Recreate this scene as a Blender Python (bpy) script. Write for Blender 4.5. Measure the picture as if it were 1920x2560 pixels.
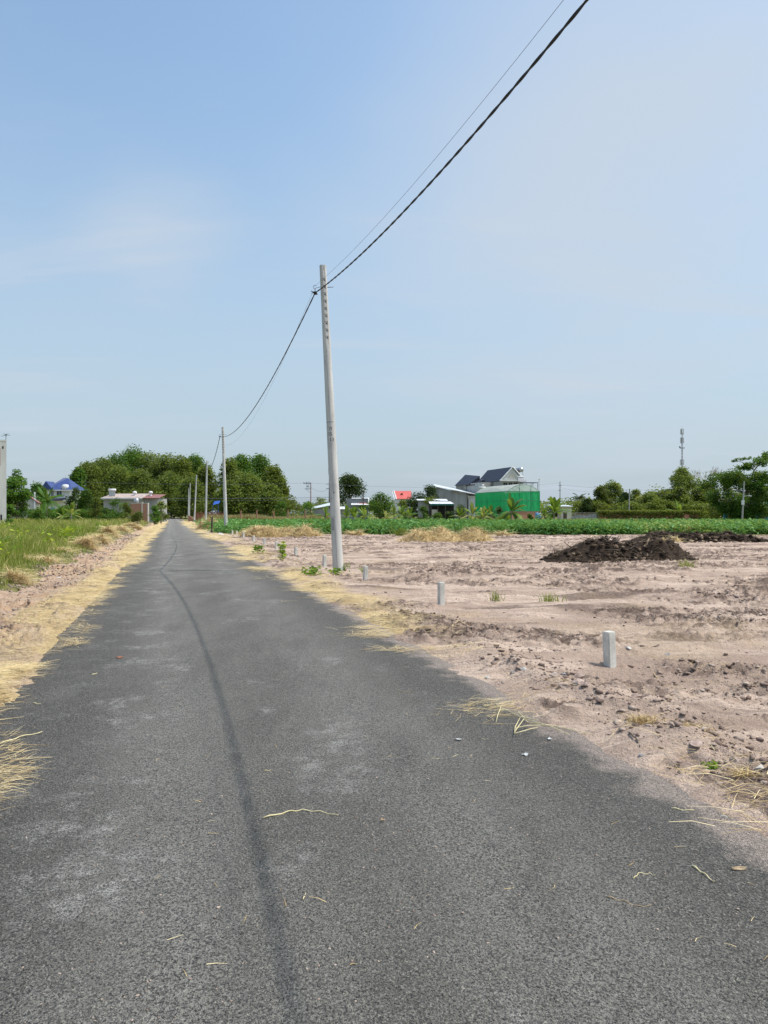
import bpy, math, random
import numpy as np
from mathutils import Vector, Matrix
for o in list(bpy.data.objects): bpy.data.objects.remove(o)
scene = bpy.context.scene
COL = scene.collection
R = math.radians

# ------------------------------------------------------------------ camera
FPX = 1924.0; HY = 1284.0; CX = 960.0; EYE = 1.6      # reference pixels (1920 x 2560)
cam_d = bpy.data.cameras.new('camera'); cam = bpy.data.objects.new('camera', cam_d); COL.objects.link(cam)
cam.location = (0, 0, EYE); cam.rotation_euler = (R(90), 0, 0)
cam_d.sensor_fit = 'VERTICAL'; cam_d.sensor_height = 34.6; cam_d.lens = 34.6 * FPX / 2560
cam_d.shift_y = (HY - 1280) / 2560
cam_d.clip_start = 0.05; cam_d.clip_end = 9000
scene.camera = cam

# ------------------------------------------------------------------ light
SUN = Vector((0.56, 0.0, 1.0)).normalized()
sun_el = math.asin(SUN.z); sun_az = math.atan2(SUN.x, SUN.y)
ld = bpy.data.lights.new('sun', 'SUN'); ld.energy = 3.7; ld.angle = R(0.53); ld.color = (1.0, 0.955, 0.885)
sun = bpy.data.objects.new('sun', ld); COL.objects.link(sun)
sun.rotation_euler = SUN.to_track_quat('Z', 'Y').to_euler(); sun.location = (20, 0, 40)

world = bpy.data.worlds.new("World"); scene.world = world; world.use_nodes = True
wt = world.node_tree; wn = wt.nodes; wl = wt.links; wn.clear()
w_out = wn.new('ShaderNodeOutputWorld'); w_bg = wn.new('ShaderNodeBackground')
sky = wn.new('ShaderNodeTexSky'); sky.sky_type = 'NISHITA'; sky.sun_disc = False
sky.sun_elevation = sun_el; sky.sun_rotation = sun_az
sky.air_density = 1.0; sky.dust_density = 2.2; sky.ozone_density = 2.0; sky.altitude = 0
w_bg.inputs['Strength'].default_value = 0.15
def wmath(op, a, b=None, c=None):
    n = wn.new('ShaderNodeMath'); n.operation = op
    for i, s in enumerate((a, b, c)):
        if s is None: continue
        if isinstance(s, (int, float)): n.inputs[i].default_value = s
        else: wl.new(s, n.inputs[i])
    return n.outputs[0]
wtc = wn.new('ShaderNodeTexCoord')
wsep = wn.new('ShaderNodeSeparateXYZ'); wl.new(wtc.outputs['Generated'], wsep.inputs[0])
# thin veil: a cloud layer seen on a plane high above (x/z, y/z) so wisps stretch towards the horizon
zc = wmath('MAXIMUM', wmath('ADD', wsep.outputs[2], 0.12), 0.05)
wcmb = wn.new('ShaderNodeCombineXYZ')
wl.new(wmath('DIVIDE', wsep.outputs[0], zc), wcmb.inputs[0]); wl.new(wmath('DIVIDE', wsep.outputs[1], zc), wcmb.inputs[1])
def wnoise(scale, detail, rough, loc, sc=(1, 1, 1)):
    m = wn.new('ShaderNodeMapping'); m.inputs['Location'].default_value = loc; m.inputs['Scale'].default_value = sc
    wl.new(wcmb.outputs[0], m.inputs[0])
    n = wn.new('ShaderNodeTexNoise'); n.inputs['Scale'].default_value = scale; n.inputs['Detail'].default_value = detail
    n.inputs['Roughness'].default_value = rough; n.inputs['Distortion'].default_value = 0.4
    wl.new(m.outputs[0], n.inputs['Vector']); return n.outputs['Fac']
def wrange(v, a, b, c, d):
    n = wn.new('ShaderNodeMapRange'); n.interpolation_type = 'SMOOTHSTEP'
    for i, x in enumerate((a, b, c, d)): n.inputs[i + 1].default_value = x
    wl.new(v, n.inputs[0]); return n.outputs[0]
veil = wrange(wnoise(0.55, 4, 0.5, (3.1, 7.4, 0), (1.0, .8, 1)), .36, .68, 0, 1)
wisp = wrange(wnoise(1.5, 6, 0.55, (1.2, 4.7, 0), (.5, 1.4, 1)), .50, .80, 0, 1)
side = wrange(wsep.outputs[0], -.45, .45, .25, 1.0)          # more veil to the east
fac = wmath('ADD', wmath('MULTIPLY', wmath('MULTIPLY', veil, side), .45), wmath('MULTIPLY', wisp, .62))
def bank(d, r0, r1):
    v = Vector(d).normalized(); n = wn.new('ShaderNodeVectorMath'); n.operation = 'DISTANCE'; wl.new(wtc.outputs['Generated'], n.inputs[0]); n.inputs[1].default_value = v
    return wrange(wmath('ADD', n.outputs['Value'], wmath('MULTIPLY', wnoise(1.3, 5, .55, (2.2, .7, 0)), .30)), r0, r1, 1, 0)
fac = wmath('ADD', fac, wmath('MULTIPLY', bank((.24, 1, .42), .16, .50), .52))
fac = wmath('ADD', fac, wmath('MULTIPLY', bank((.45, 1, .62), .14, .34), .14))
fac = wmath('ADD', fac, wmath('MULTIPLY', bank((-.32, 1, .365), .12, .27), .42))
fac = wmath('MINIMUM', fac, .85)
# haze band near the horizon
hz = wrange(wsep.outputs[2], -0.02, 0.62, .85, 0.0)
tint = wn.new('ShaderNodeMix'); tint.data_type = 'RGBA'; tint.inputs['B'].default_value = (3.10, 3.72, 4.36, 1)
wl.new(hz, tint.inputs['Factor'])
bal = wn.new('ShaderNodeMix'); bal.data_type = 'RGBA'; bal.blend_type = 'MULTIPLY'; bal.inputs['Factor'].default_value = 1
bal.inputs['B'].default_value = (1.50, 1.60, 1.50, 1)
wl.new(sky.outputs[0], bal.inputs['A']); wl.new(bal.outputs['Result'], tint.inputs['A'])
cl = wn.new('ShaderNodeMix'); cl.data_type = 'RGBA'; cl.inputs['B'].default_value = (3.95, 4.5, 5.15, 1)
wl.new(fac, cl.inputs['Factor']); wl.new(tint.outputs['Result'], cl.inputs['A'])
wl.new(cl.outputs['Result'], w_bg.inputs['Color']); wl.new(w_bg.outputs[0], w_out.inputs[0])

scene.view_settings.view_transform = 'Standard'; scene.view_settings.look = 'None'
scene.view_settings.exposure = 0.0; scene.view_settings.gamma = 1.0
try:
    scene.cycles.max_bounces = 6; scene.cycles.transparent_max_bounces = 12
except Exception: pass

# ------------------------------------------------------------------ helpers
def at(px, Y): return (px - CX) / FPX * Y
def zt(py, Y): return EYE + (HY - py) / FPX * Y
rng = np.random.default_rng(7); rnd = random.Random(5)

def _hash(ix, iy, seed):
    n = (ix.astype(np.int64) * 374761393 + iy.astype(np.int64) * 668265263 + seed * 1442695041) & 0xffffffff
    n = ((n ^ (n >> 13)) * 1274126177) & 0xffffffff
    return ((n ^ (n >> 16)) & 0xffff) / 65535.0
def vn(x, y, seed=0):
    x = np.asarray(x, float); y = np.asarray(y, float)
    ix = np.floor(x); iy = np.floor(y); fx = x - ix; fy = y - iy
    fx = fx * fx * (3 - 2 * fx); fy = fy * fy * (3 - 2 * fy)
    a = _hash(ix, iy, seed); b = _hash(ix + 1, iy, seed); c = _hash(ix, iy + 1, seed); d = _hash(ix + 1, iy + 1, seed)
    return (a * (1 - fx) + b * fx) * (1 - fy) + (c * (1 - fx) + d * fx) * fy
def fbm(x, y, o=4, seed=0, g=.5):
    s = 0; a = 1; t = 0
    for i in range(o):
        s = s + a * vn(x, y, seed + i * 17); t += a; a *= g; x = x * 2.03 + 5.1; y = y * 2.03 + 1.7
    return s / t
def sm(x, a, b): t = np.clip((x - a) / (b - a), 0, 1); return t * t * (3 - 2 * t)

TH = math.atan(0.2765); CT, ST = math.cos(TH), math.sin(TH)
def uv_of(x, y): return x * CT + y * ST, -x * ST + y * CT      # across, along the road
def xy_of(u, v): return u * CT - v * ST, u * ST + v * CT
UL, UR = -1.27, 2.74
def H(x, y):
    x = np.asarray(x, float); y = np.asarray(y, float)
    u, v = uv_of(x, y)
    ce, se = math.cos(.22), math.sin(.22)
    xr = x * ce + y * se; yr = -x * se + y * ce
    wob = (fbm(x * .35, y * .35, 3, 71) - .5) * 3
    b = .07 * (fbm(x * .35, y * .8, 3, 3) - .5)
    b = b + .075 * (1 - np.abs(2 * fbm(xr * .32, yr * 1.7 + wob, 3, 11) - 1)) ** 4
    rough = sm(fbm(x * .45, y * .9, 3, 31), .40, .62)
    b = b + .10 * (.25 + .75 * rough) * (fbm(xr * 2.2, yr * 7.0, 3, 5) - .5) + .085 * rough * (fbm(x * 9, y * 13, 3, 9) - .45)
    cr = 1 - np.abs(2 * fbm(x * 4.2, y * 8.5, 3, 19) - 1)
    b = b + .05 * (.2 + rough) * sm(cr, .72, 1.0)
    b = b + .026 * (.35 + rough) * (fbm(x * 24, y * 30, 2, 13) - .5)
    for (px_, py_, an, ca) in ((4.0, 10.5, .10, .010), (4.0, 12.3, .10, .010), (6.0, 17.5, -.12, .004), (6.0, 19.2, -.12, .004), (3.0, 27.0, .05, .0), (9.0, 8.2, .45, .0)):
        dx_ = x - px_; q = (y - py_) - math.tan(an) * dx_ - ca * dx_ * dx_
        band = sm(-np.abs(q), -.24, -.17) * sm(fbm(x * .7, y * .7, 2, 77), .30, .50)
        b = b * (1 - .75 * band) + band * (-.035 + .032 * sm(np.sin(x * 34 + q * 9), -.2, .5))
    n = (fbm(u * .8, v * .55, 4, 21) - .5) * 1.3
    wr = sm(u, UR - .22 + n * .55, UR + .35 + n * .6)
    berm = .06 * np.exp(-((u - 3.55 + .6 * n) / .22) ** 2) * sm(fbm(u * 2, v * 1.2, 3, 41), .35, .6) * sm(-v, -11, -7)
    zr = -.07 + wr * (.075 + .01 * np.clip(u - UR, 0, 5)) + wr * b + berm - .075 * sm(u, UR + .5, UR + 2.2)
    nl = (fbm(u * .8 + 9, v * .5, 4, 23) - .5)
    wl_ = sm(-u, -UL - .1 + nl * .5, -UL + .35 + nl * .5)
    ridge = .16 * sm(-u, 3.0, 3.7) * (0.3 + fbm(u * 1.1, v * .6, 3, 51))
    zl = -.07 + wl_ * (.065 + b * 1.15 + ridge - .05 * np.exp(-((u + 2.6) / .5) ** 2))
    z = np.where(u > .7, zr, zl)
    return z

def tag(o, label=None, cat=None, group=None, kind=None):
    if label: o['label'] = label
    if cat: o['category'] = cat
    if group: o['group'] = group
    if kind: o['kind'] = kind
    return o
def empty(name, loc=(0, 0, 0), rz=0.0):
    o = bpy.data.objects.new(name, None); COL.objects.link(o); o.location = loc; o.rotation_euler.z = rz
    o.empty_display_size = .2; return o
def kids(o): return [c for c in bpy.data.objects if c.parent == o]
def copy_tree(o, parent=None):
    c = o.copy(); COL.objects.link(c)
    if parent is not None: c.parent = parent
    for ch in kids(o): copy_tree(ch, c)
    return c
def relabel(o, label): o['label'] = label; return o

def np_mesh(name, V, F, mat, parent=None, attrs=None, smooth=False, loc=None):
    V = np.asarray(V, np.float32); F = np.asarray(F, np.int32)
    me = bpy.data.meshes.new(name); k = F.shape[1]
    me.vertices.add(len(V)); me.vertices.foreach_set('co', V.ravel())
    me.loops.add(F.size); me.loops.foreach_set('vertex_index', F.ravel())
    me.polygons.add(len(F)); me.polygons.foreach_set('loop_start', np.arange(0, F.size, k, dtype=np.int32))
    try: me.polygons.foreach_set('loop_total', np.full(len(F), k, dtype=np.int32))
    except Exception: pass
    if smooth: me.polygons.foreach_set('use_smooth', np.ones(len(F), bool))
    for an, arr in (attrs or {}).items():
        arr = np.asarray(arr, np.float32)
        if arr.ndim == 2:
            a = me.attributes.new(an, 'FLOAT_COLOR', 'POINT'); a.data.foreach_set('color', arr.ravel())
        else:
            a = me.attributes.new(an, 'FLOAT', 'POINT'); a.data.foreach_set('value', arr)
    me.update(calc_edges=True); me.validate()
    me.materials.append(mat)
    o = bpy.data.objects.new(name, me); COL.objects.link(o)
    if parent is not None: o.parent = parent
    if loc is not None: o.location = loc
    return o

class MB:
    """collects shapes, links them as ONE mesh object"""
    def __init__(s): s.v = []; s.f = []
    def add(s, vs, fs):
        n = len(s.v); s.v += [tuple(v) for v in vs]; s.f += [tuple(i + n for i in f) for f in fs]; return s
    def box(s, x0, x1, y0, y1, z0, z1, M=None):
        vs = [(x, y, z) for z in (z0, z1) for y in (y0, y1) for x in (x0, x1)]
        if M is not None: vs = [M @ Vector(v) for v in vs]
        return s.add(vs, [(0, 2, 3, 1), (4, 5, 7, 6), (0, 1, 5, 4), (1, 3, 7, 5), (3, 2, 6, 7), (2, 0, 4, 6)])
    def tube(s, pts, rad, n=8, cap=True):
        pts = [Vector(p) for p in pts]
        if not hasattr(rad, '__len__'): rad = [rad] * len(pts)
        vs = []; fs = []; up = Vector((0, 0, 1)); prev = None
        for i, p in enumerate(pts):
            d = (pts[min(i + 1, len(pts) - 1)] - pts[max(i - 1, 0)]).normalized()
            a = prev if prev is not None else (Vector((1, 0, 0)) if abs(d.z) > .9 else up)
            b = d.cross(a)
            if b.length < 1e-4: b = d.orthogonal()
            b.normalize(); c = b.cross(d).normalized(); prev = c
            for k in range(n):
                t = 2 * math.pi * k / n; vs.append(p + (c * math.cos(t) + b * math.sin(t)) * rad[i])
        for i in range(len(pts) - 1):
            for k in range(n):
                k2 = (k + 1) % n; fs.append((i * n + k, i * n + k2, (i + 1) * n + k2, (i + 1) * n + k))
        if cap: fs += [tuple(range(n))[::-1], tuple(range((len(pts) - 1) * n, len(pts) * n))]
        return s.add(vs, fs)
    def poly(s, pts): return s.add(pts, [tuple(range(len(pts)))])
    def slab(s, pts, thick):
        """polygon given thickness along its normal (downwards)"""
        P = [Vector(p) for p in pts]; nn = (P[1] - P[0]).cross(P[2] - P[0]).normalized()
        if nn.z < 0: nn = -nn
        n = len(P); vs = P + [p - nn * thick for p in P]
        fs = [tuple(range(n)), tuple(range(n, 2 * n))[::-1]] + [(i, (i + 1) % n, n + (i + 1) % n, n + i) for i in range(n)]
        return s.add(vs, fs)
    def build(s, name, mat, parent=None, smooth=False, loc=None):
        me = bpy.data.meshes.new(name); me.from_pydata([tuple(v) for v in s.v], [], s.f); me.update()
        import bmesh
        b = bmesh.new(); b.from_mesh(me); bmesh.ops.recalc_face_normals(b, faces=b.faces[:]); b.to_mesh(me); b.free()
        if smooth:
            for p in me.polygons: p.use_smooth = True
        me.materials.append(mat)
        o = bpy.data.objects.new(name, me); COL.objects.link(o)
        if parent is not None: o.parent = parent
        if loc is not None: o.location = loc
        return o

# ------------------------------------------------------------------ materials
class NT:
    def __init__(s, name):
        m = bpy.data.materials.new(name); m.use_nodes = True; s.m = m; s.t = m.node_tree; s.n = s.t.nodes; s.l = s.t.links
        s.n.clear(); s.out = s.n.new('ShaderNodeOutputMaterial'); s.p = s.n.new('ShaderNodeBsdfPrincipled')
        s.l.new(s.p.outputs[0], s.out.inputs[0]); s.co = s.n.new('ShaderNodeTexCoord').outputs['Object']
    def set(s, sock, v):
        if hasattr(v, 'is_output') or isinstance(v, bpy.types.NodeSocket): s.l.new(v, sock)
        else:
            if isinstance(v, tuple) and len(v) == 3: v = v + (1,)
            sock.default_value = v
    def map(s, sc=(1, 1, 1), rot=(0, 0, 0), loc=(0, 0, 0)):
        m = s.n.new('ShaderNodeMapping'); m.inputs['Scale'].default_value = sc; m.inputs['Rotation'].default_value = rot
        m.inputs['Location'].default_value = loc; s.l.new(s.co, m.inputs[0]); return m.outputs[0]
    def noise(s, scale, detail=4, rough=.55, vec=None, dist=0.0):
        n = s.n.new('ShaderNodeTexNoise'); n.inputs['Scale'].default_value = scale; n.inputs['Detail'].default_value = detail
        n.inputs['Roughness'].default_value = rough; n.inputs['Distortion'].default_value = dist
        s.l.new(vec if vec is not None else s.co, n.inputs['Vector']); return n.outputs['Fac']
    def voro(s, scale, vec=None, out='Distance', feature='F1'):
        n = s.n.new('ShaderNodeTexVoronoi'); n.feature = feature; n.inputs['Scale'].default_value = scale
        s.l.new(vec if vec is not None else s.co, n.inputs['Vector']); return n.outputs[out]
    def rng(s, v, a, b, c=0.0, d=1.0):
        n = s.n.new('ShaderNodeMapRange'); n.interpolation_type = 'SMOOTHSTEP'
        for i, x in enumerate((a, b, c, d)): s.set(n.inputs[i + 1], x)
        s.l.new(v, n.inputs[0]); return n.outputs[0]
    def mix(s, f, a, b, mode='MIX'):
        n = s.n.new('ShaderNodeMix'); n.data_type = 'RGBA'; n.blend_type = mode
        s.set(n.inputs['Factor'], f); s.set(n.inputs['A'], a); s.set(n.inputs['B'], b); return n.outputs['Result']
    def math(s, op, a, b=0.0):
        n = s.n.new('ShaderNodeMath'); n.operation = op; s.set(n.inputs[0], a); s.set(n.inputs[1], b); return n.outputs[0]
    def attr(s, name, out='Fac'):
        n = s.n.new('ShaderNodeAttribute'); n.attribute_name = name; return n.outputs[out]
    def ramp(s, v, stops):
        n = s.n.new('ShaderNodeValToRGB'); cr = n.color_ramp
        while len(cr.elements) < len(stops): cr.elements.new(.5)
        for e, (p, c) in zip(cr.elements, stops): e.position = p; e.color = tuple(c) + (1,)
        s.l.new(v, n.inputs[0]); return n.outputs[0]
    def bump(s, h, strength=.3, dist=.02, prev=None):
        n = s.n.new('ShaderNodeBump'); n.inputs['Strength'].default_value = strength; n.inputs['Distance'].default_value = dist
        s.l.new(h, n.inputs['Height'])
        if prev is not None: s.l.new(prev, n.inputs['Normal'])
        s.l.new(n.outputs[0], s.p.inputs['Normal']); return n.outputs[0]
    def fin(s, col, rough=.8, spec=.25, metal=0.0):
        s.set(s.p.inputs['Base Color'], col); s.set(s.p.inputs['Roughness'], rough)
        s.p.inputs['Specular IOR Level'].default_value = spec; s.p.inputs['Metallic'].default_value = metal
        return s.m
def weathered(name, a, b, rough=.8, scale=1.5, stretch=(1, 1, .35), spec=.25, metal=0.0, fine=.15):
    t = NT(name); f = t.rng(t.noise(scale, 6, .62, t.map(stretch)), .32, .68)
    c = t.mix(f, a, b); g = t.noise(scale * 14, 3, .6)
    c = t.mix(t.rng(g, .35, .75, 0, fine), c, tuple(x * .45 for x in a))
    t.bump(g, .25, .01); return t.fin(c, rough, spec, metal)
def leafmat(name, stops, trans=.35, rough=.55, var=.25):
    t = NT(name); c = t.ramp(t.attr('tint'), stops)
    t.p.inputs['Roughness'].default_value = rough; t.p.inputs['Specular IOR Level'].default_value = .25
    t.l.new(c, t.p.inputs['Base Color'])
    tr = t.n.new('ShaderNodeBsdfTranslucent'); t.l.new(t.mix(.45, c, (.35, .42, .04), 'MIX'), tr.inputs[0])
    mx = t.n.new('ShaderNodeMixShader'); mx.inputs[0].default_value = trans
    t.l.new(t.p.outputs[0], mx.inputs[1]); t.l.new(tr.outputs[0], mx.inputs[2]); t.l.new(mx.outputs[0], t.out.inputs[0])
    return t.m

M = {}
M['forest'] = leafmat('forest leaves', [(0, (.075, .090, .022)), (.4, (.135, .190, .040)), (.75, (.22, .28, .06)), (1, (.32, .33, .10))], .45)
M['forest_green'] = leafmat('green leaves', [(0, (.022, .062, .012)), (.45, (.058, .155, .020)), (.8, (.11, .25, .03)), (1, (.18, .33, .05))], .38)
M['olive'] = leafmat('olive leaves', [(0, (.05, .065, .014)), (.45, (.14, .185, .03)), (.8, (.24, .29, .05)), (1, (.33, .35, .08))], .4)
M['dark'] = leafmat('dark leaves', [(0, (.008, .020, .007)), (.5, (.022, .050, .014)), (.85, (.05, .095, .022)), (1, (.10, .15, .03))], .2)
M['cassava'] = leafmat('cassava leaves', [(0, (.04, .15, .035)), (.4, (.115, .30, .075)), (.8, (.23, .43, .12)), (.95, (.26, .43, .11)), (1, (.48, .47, .18))], .35)
M['grass'] = leafmat('grass', [(0, (.06, .10, .018)), (.3, (.15, .21, .03)), (.6, (.29, .32, .06)), (.85, (.44, .40, .14)), (1, (.60, .49, .24))], .35)
M['drygrass'] = leafmat('dry grass', [(0, (.13, .12, .04)), (.5, (.34, .27, .12)), (1, (.58, .45, .22))], .3)
M['weed'] = leafmat('weed leaves', [(0, (.05, .14, .015)), (.5, (.18, .32, .02)), (1, (.48, .58, .03))], .4)
M['banana'] = leafmat('banana leaves', [(0, (.022, .065, .012)), (.5, (.075, .165, .02)), (.85, (.20, .31, .05)), (1, (.40, .38, .12))], .4, .4)
M['bark'] = weathered('bark', (.16, .12, .085), (.30, .25, .19), .95, 2.5, (1, 1, .3))
M['palebark'] = weathered('pale bark', (.30, .26, .20), (.46, .41, .33), .95, 2.5, (1, 1, .3))

t = NT('straw'); c = t.ramp(t.attr('tint'), [(0, (.20, .13, .06)), (.35, (.42, .29, .125)), (.7, (.60, .45, .21)), (1, (.78, .65, .38))])
M['straw'] = t.fin(c, .6, .3)
t = NT('charred roots'); c = t.ramp(t.attr('tint'), [(0, (.012, .008, .006)), (.45, (.042, .028, .019)), (.8, (.13, .09, .06)), (1, (.34, .26, .17))])
M['char'] = t.fin(c, .9, .2)
t = NT('dirt clods'); c = t.ramp(t.attr('tint'), [(0, (.11, .08, .065)), (.5, (.26, .19, .155)), (1, (.50, .41, .34))])
c = t.mix(t.rng(t.noise(45, 3), .3, .7, 0, .4), c, (.2, .145, .12)); t.bump(t.noise(60, 3), .5, .006)
M['clod'] = t.fin(c, .95, .1)
t = NT('ground soil')
zone = t.attr('zone', 'Color'); sp = t.n.new('ShaderNodeSeparateColor'); t.l.new(zone, sp.inputs[0])
n1 = t.noise(.55, 6, .62, t.map((.6, 1.25, 1), (0, 0, .2)), .6); n2 = t.noise(3.2, 6, .65, t.map((.35, 1.6, 1), (0, 0, .22)), .5); n3 = t.noise(24, 5, .65); n4 = t.noise(95, 3, .6)
dry = (.66, .515, .415); mid = (.40, .297, .235); dark_soil = (.105, .074, .060)
c = t.mix(t.rng(n1, .36, .62), mid, dry)
c = t.mix(t.rng(n2, .40, .60, .75, 0), c, mid)
c = t.mix(t.math('MULTIPLY', t.rng(n2, .56, .68, 0, .8), t.rng(n3, .35, .6)), c, dark_soil)
c = t.mix(t.math('MULTIPLY', sp.outputs[2], t.rng(n3, .2, .65, .3, 1.0)), c, dark_soil)
c = t.mix(t.rng(n4, .52, .70, 0, .45), c, dark_soil)
c = t.mix(t.rng(n4, .22, .40, .5, 0), c, (.60, .48, .385))
red = t.mix(t.rng(n2, .35, .65), (.44, .27, .155), (.52, .39, .27))
lf = t.attr('left'); c = t.mix(t.math('MULTIPLY', lf, t.rng(n1, .3, .7, .35, 1.0)), c, red)
st = t.mix(t.rng(t.noise(9, 5, .7, t.map((.4, 3, 1), (0, 0, .1))), .35, .65), (.38, .28, .15), (.58, .44, .24))
c = t.mix(t.math('MULTIPLY', sp.outputs[0], t.rng(n3, .25, .5, .55, 1.0)), c, st)
vg = t.mix(t.rng(n2, .3, .7), (.10, .11, .035), (.26, .23, .10))
c = t.mix(sp.outputs[1], c, vg)
b1 = t.bump(n3, .9, .05); t.bump(n4, .7, .014, b1)
M['soil'] = t.fin(c, .95, .1)

t = NT('asphalt')
big = t.noise(.9, 5, .6, t.map((1.4, .5, 1), (0, 0, TH))); md = t.noise(4.5, 6, .65)
rc = t.map((1, 1, 1), (0, 0, -TH)); sx = t.n.new('ShaderNodeSeparateXYZ'); t.l.new(rc, sx.inputs[0]); ux = sx.outputs[0]
vo = t.voro(130, out='Color'); vs_ = t.n.new('ShaderNodeSeparateColor'); t.l.new(vo, vs_.inputs[0])
fn = t.noise(80, 3, .7)
c = t.mix(t.rng(big, .34, .66), (.150, .139, .120), (.235, .220, .192))
c = t.mix(t.rng(md, .50, .78, 0, .30), c, (.22, .216, .204))
tr_ = t.math('ADD', t.rng(t.math('ABSOLUTE', t.math('SUBTRACT', ux, .02)), .15, .62, 1, 0), t.rng(t.math('ABSOLUTE', t.math('SUBTRACT', ux, 1.5)), .15, .65, 1, 0))
c = t.mix(t.math('MULTIPLY', tr_, t.rng(t.noise(1.7, 5, .65, t.map((1.2, .4, 1), (0, 0, TH))), .36, .66, .05, .42)), c, (.34, .325, .29))
# dusty pale blotches on the wheel paths
blot = t.math('MULTIPLY', t.rng(t.noise(1.1, 4, .55, t.map((1, .6, 1), (0, 0, TH), (4.2, 1.1, 0))), .56, .72), t.rng(t.noise(9, 6, .75), .42, .60))
blot = t.math('MAXIMUM', blot, t.math('MULTIPLY', t.math('MULTIPLY', t.rng(t.math('ABSOLUTE', t.math('ADD', ux, .55)), .2, .75, 1, 0), t.rng(t.noise(1.9, 5, .6), .48, .62)), t.rng(t.noise(14, 5, .75), .40, .60)))
c = t.mix(t.math('MULTIPLY', blot, .85), c, (.54, .52, .48))
# little-used darker margins
mg = t.math('MAXIMUM', t.rng(t.math('ADD', ux, t.math('MULTIPLY', big, .8)), 2.2, 2.8), t.rng(t.math('SUBTRACT', ux, t.math('MULTIPLY', big, .8)), -1.2, -.6, 1, 0))
c = t.mix(t.math('MULTIPLY', mg, .6), c, (.088, .082, .072))
# stones in the mix, and the shade of the pits between painted dark
c = t.mix(t.rng(vs_.outputs[0], .50, 1.0, 0, .60), c, (.33, .315, .28))
c = t.mix(t.rng(vs_.outputs[1], .955, .985, 0, .55), c, (.42, .39, .33))
c = t.mix(t.rng(vs_.outputs[2], .0, .42, .8, 0), c, (.062, .060, .056))
c = t.mix(t.rng(fn, .48, .66, 0, .75), c, (.045, .043, .040))
# dust creeping in from the field
ds = t.math('MULTIPLY', t.rng(t.math('ADD', ux, t.math('MULTIPLY', t.noise(2.1, 6, .7), 1.0)), 3.02, 3.26), t.rng(fn, .38, .58, 1.0, .45))
c = t.mix(ds, c, (.46, .375, .32))
b1 = t.bump(t.voro(130), .9, .010); t.bump(fn, 1.0, .022, b1)
M['asphalt'] = t.fin(c, .82, .3)

t = NT('pole concrete')
pv = t.map((1, 1, .12)); a = t.noise(9, 5, .6, pv); bq = t.noise(1.1, 5, .6, t.map((1.5, 1.5, .9)))
c = t.mix(t.rng(a, .3, .7), (.46, .45, .42), (.60, .59, .55)); c = t.mix(t.rng(bq, .52, .68, 0, .55), c, (.33, .325, .31))
c = t.mix(t.rng(t.noise(70, 3), .6, .75, 0, .4), c, (.22, .215, .2)); t.bump(t.noise(40, 4), .3, .004)
M['pole'] = t.fin(c, .85, .2)
M['post'] = weathered('post concrete', (.60, .58, .52), (.84, .82, .74), .9, 9, (1, 1, .5), fine=.6)
M['concrete'] = weathered('raw concrete wall', (.30, .30, .285), (.45, .445, .42), .9, .9, (1, 1, .25))
M['palewall'] = weathered('pale render', (.52, .51, .475), (.66, .65, .61), .9, .7, (1, 1, .25))
M['white'] = weathered('white paint', (.66, .67, .66), (.80, .80, .79), .7, 1.5)
M['cream'] = weathered('cream paint', (.58, .52, .43), (.70, .64, .55), .8, 1.2)
M['black'] = weathered('black rubber', (.010, .010, .012), (.02, .02, .022), .5, 20, spec=.4)
M['hole'] = weathered('painted hole shade', (.012, .012, .012), (.02, .02, .02), .9, 20)
M['ink'] = weathered('black paint', (.02, .02, .022), (.05, .05, .05), .8, 30)
M['steel'] = weathered('galvanised steel', (.45, .46, .47), (.62, .63, .64), .35, 6, metal=.7)
M['bolt'] = weathered('dark steel bolt', (.10, .10, .16), (.16, .16, .24), .5, 20, metal=.5)
M['rust'] = weathered('rusty steel', (.25, .09, .05), (.36, .16, .10), .9, 5)
M['wood'] = weathered('weathered timber', (.07, .055, .045), (.16, .125, .10), .95, 5, (1, 1, .2))
M['stick'] = weathered('dry twig', (.34, .24, .15), (.52, .40, .26), .9, 30)
M['stone'] = weathered('grey stone', (.28, .26, .25), (.52, .49, .46), .9, 18, (1, 1, 1))
M['chalk'] = weathered('white stone', (.40, .38, .35), (.60, .57, .53), .9, 14, (1, 1, 1))
M['litter'] = weathered('white litter', (.52, .52, .51), (.70, .70, .68), .6, 20)
M['brick'] = None
t = NT('brick'); bt = t.n.new('ShaderNodeTexBrick'); bt.inputs['Scale'].default_value = 4; t.l.new(t.map((1, 1, 1), (R(90), 0, 0)), bt.inputs['Vector'])
bt.inputs['Color1'].default_value = (.42, .17, .10, 1); bt.inputs['Color2'].default_value = (.50, .24, .15, 1); bt.inputs['Mortar'].default_value = (.42, .36, .30, 1)
M['brick'] = t.fin(t.mix(t.rng(t.noise(1.5), .4, .7, 0, .4), bt.outputs[0], (.30, .15, .10)), .9, .1)
def tiles(name, a, b, freq=3.0, axis=2):
    t = NT(name); w = t.n.new('ShaderNodeTexWave'); w.bands_direction = 'XYZ'[axis]; w.inputs['Scale'].default_value = freq
    w.inputs['Distortion'].default_value = 0; t.l.new(t.co, w.inputs['Vector'])
    c = t.mix(t.rng(w.outputs['Fac'], .0, .35, 1, 0), a, b); c = t.mix(t.rng(t.noise(1.2), .35, .7, 0, .3), c, tuple(min(1, x * 1.5) for x in a))
    t.bump(w.outputs['Fac'], .5, .05); return t.fin(c, .5, .4)
M['navy'] = tiles('navy roof tiles', (.018, .022, .040), (.006, .007, .013), 1.1)
M['blue'] = tiles('blue roof tiles', (.045, .075, .215), (.025, .04, .12), 1.3)
M['redroof'] = tiles('red roof tiles', (.62, .13, .11), (.42, .08, .07), 1.5)
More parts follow.
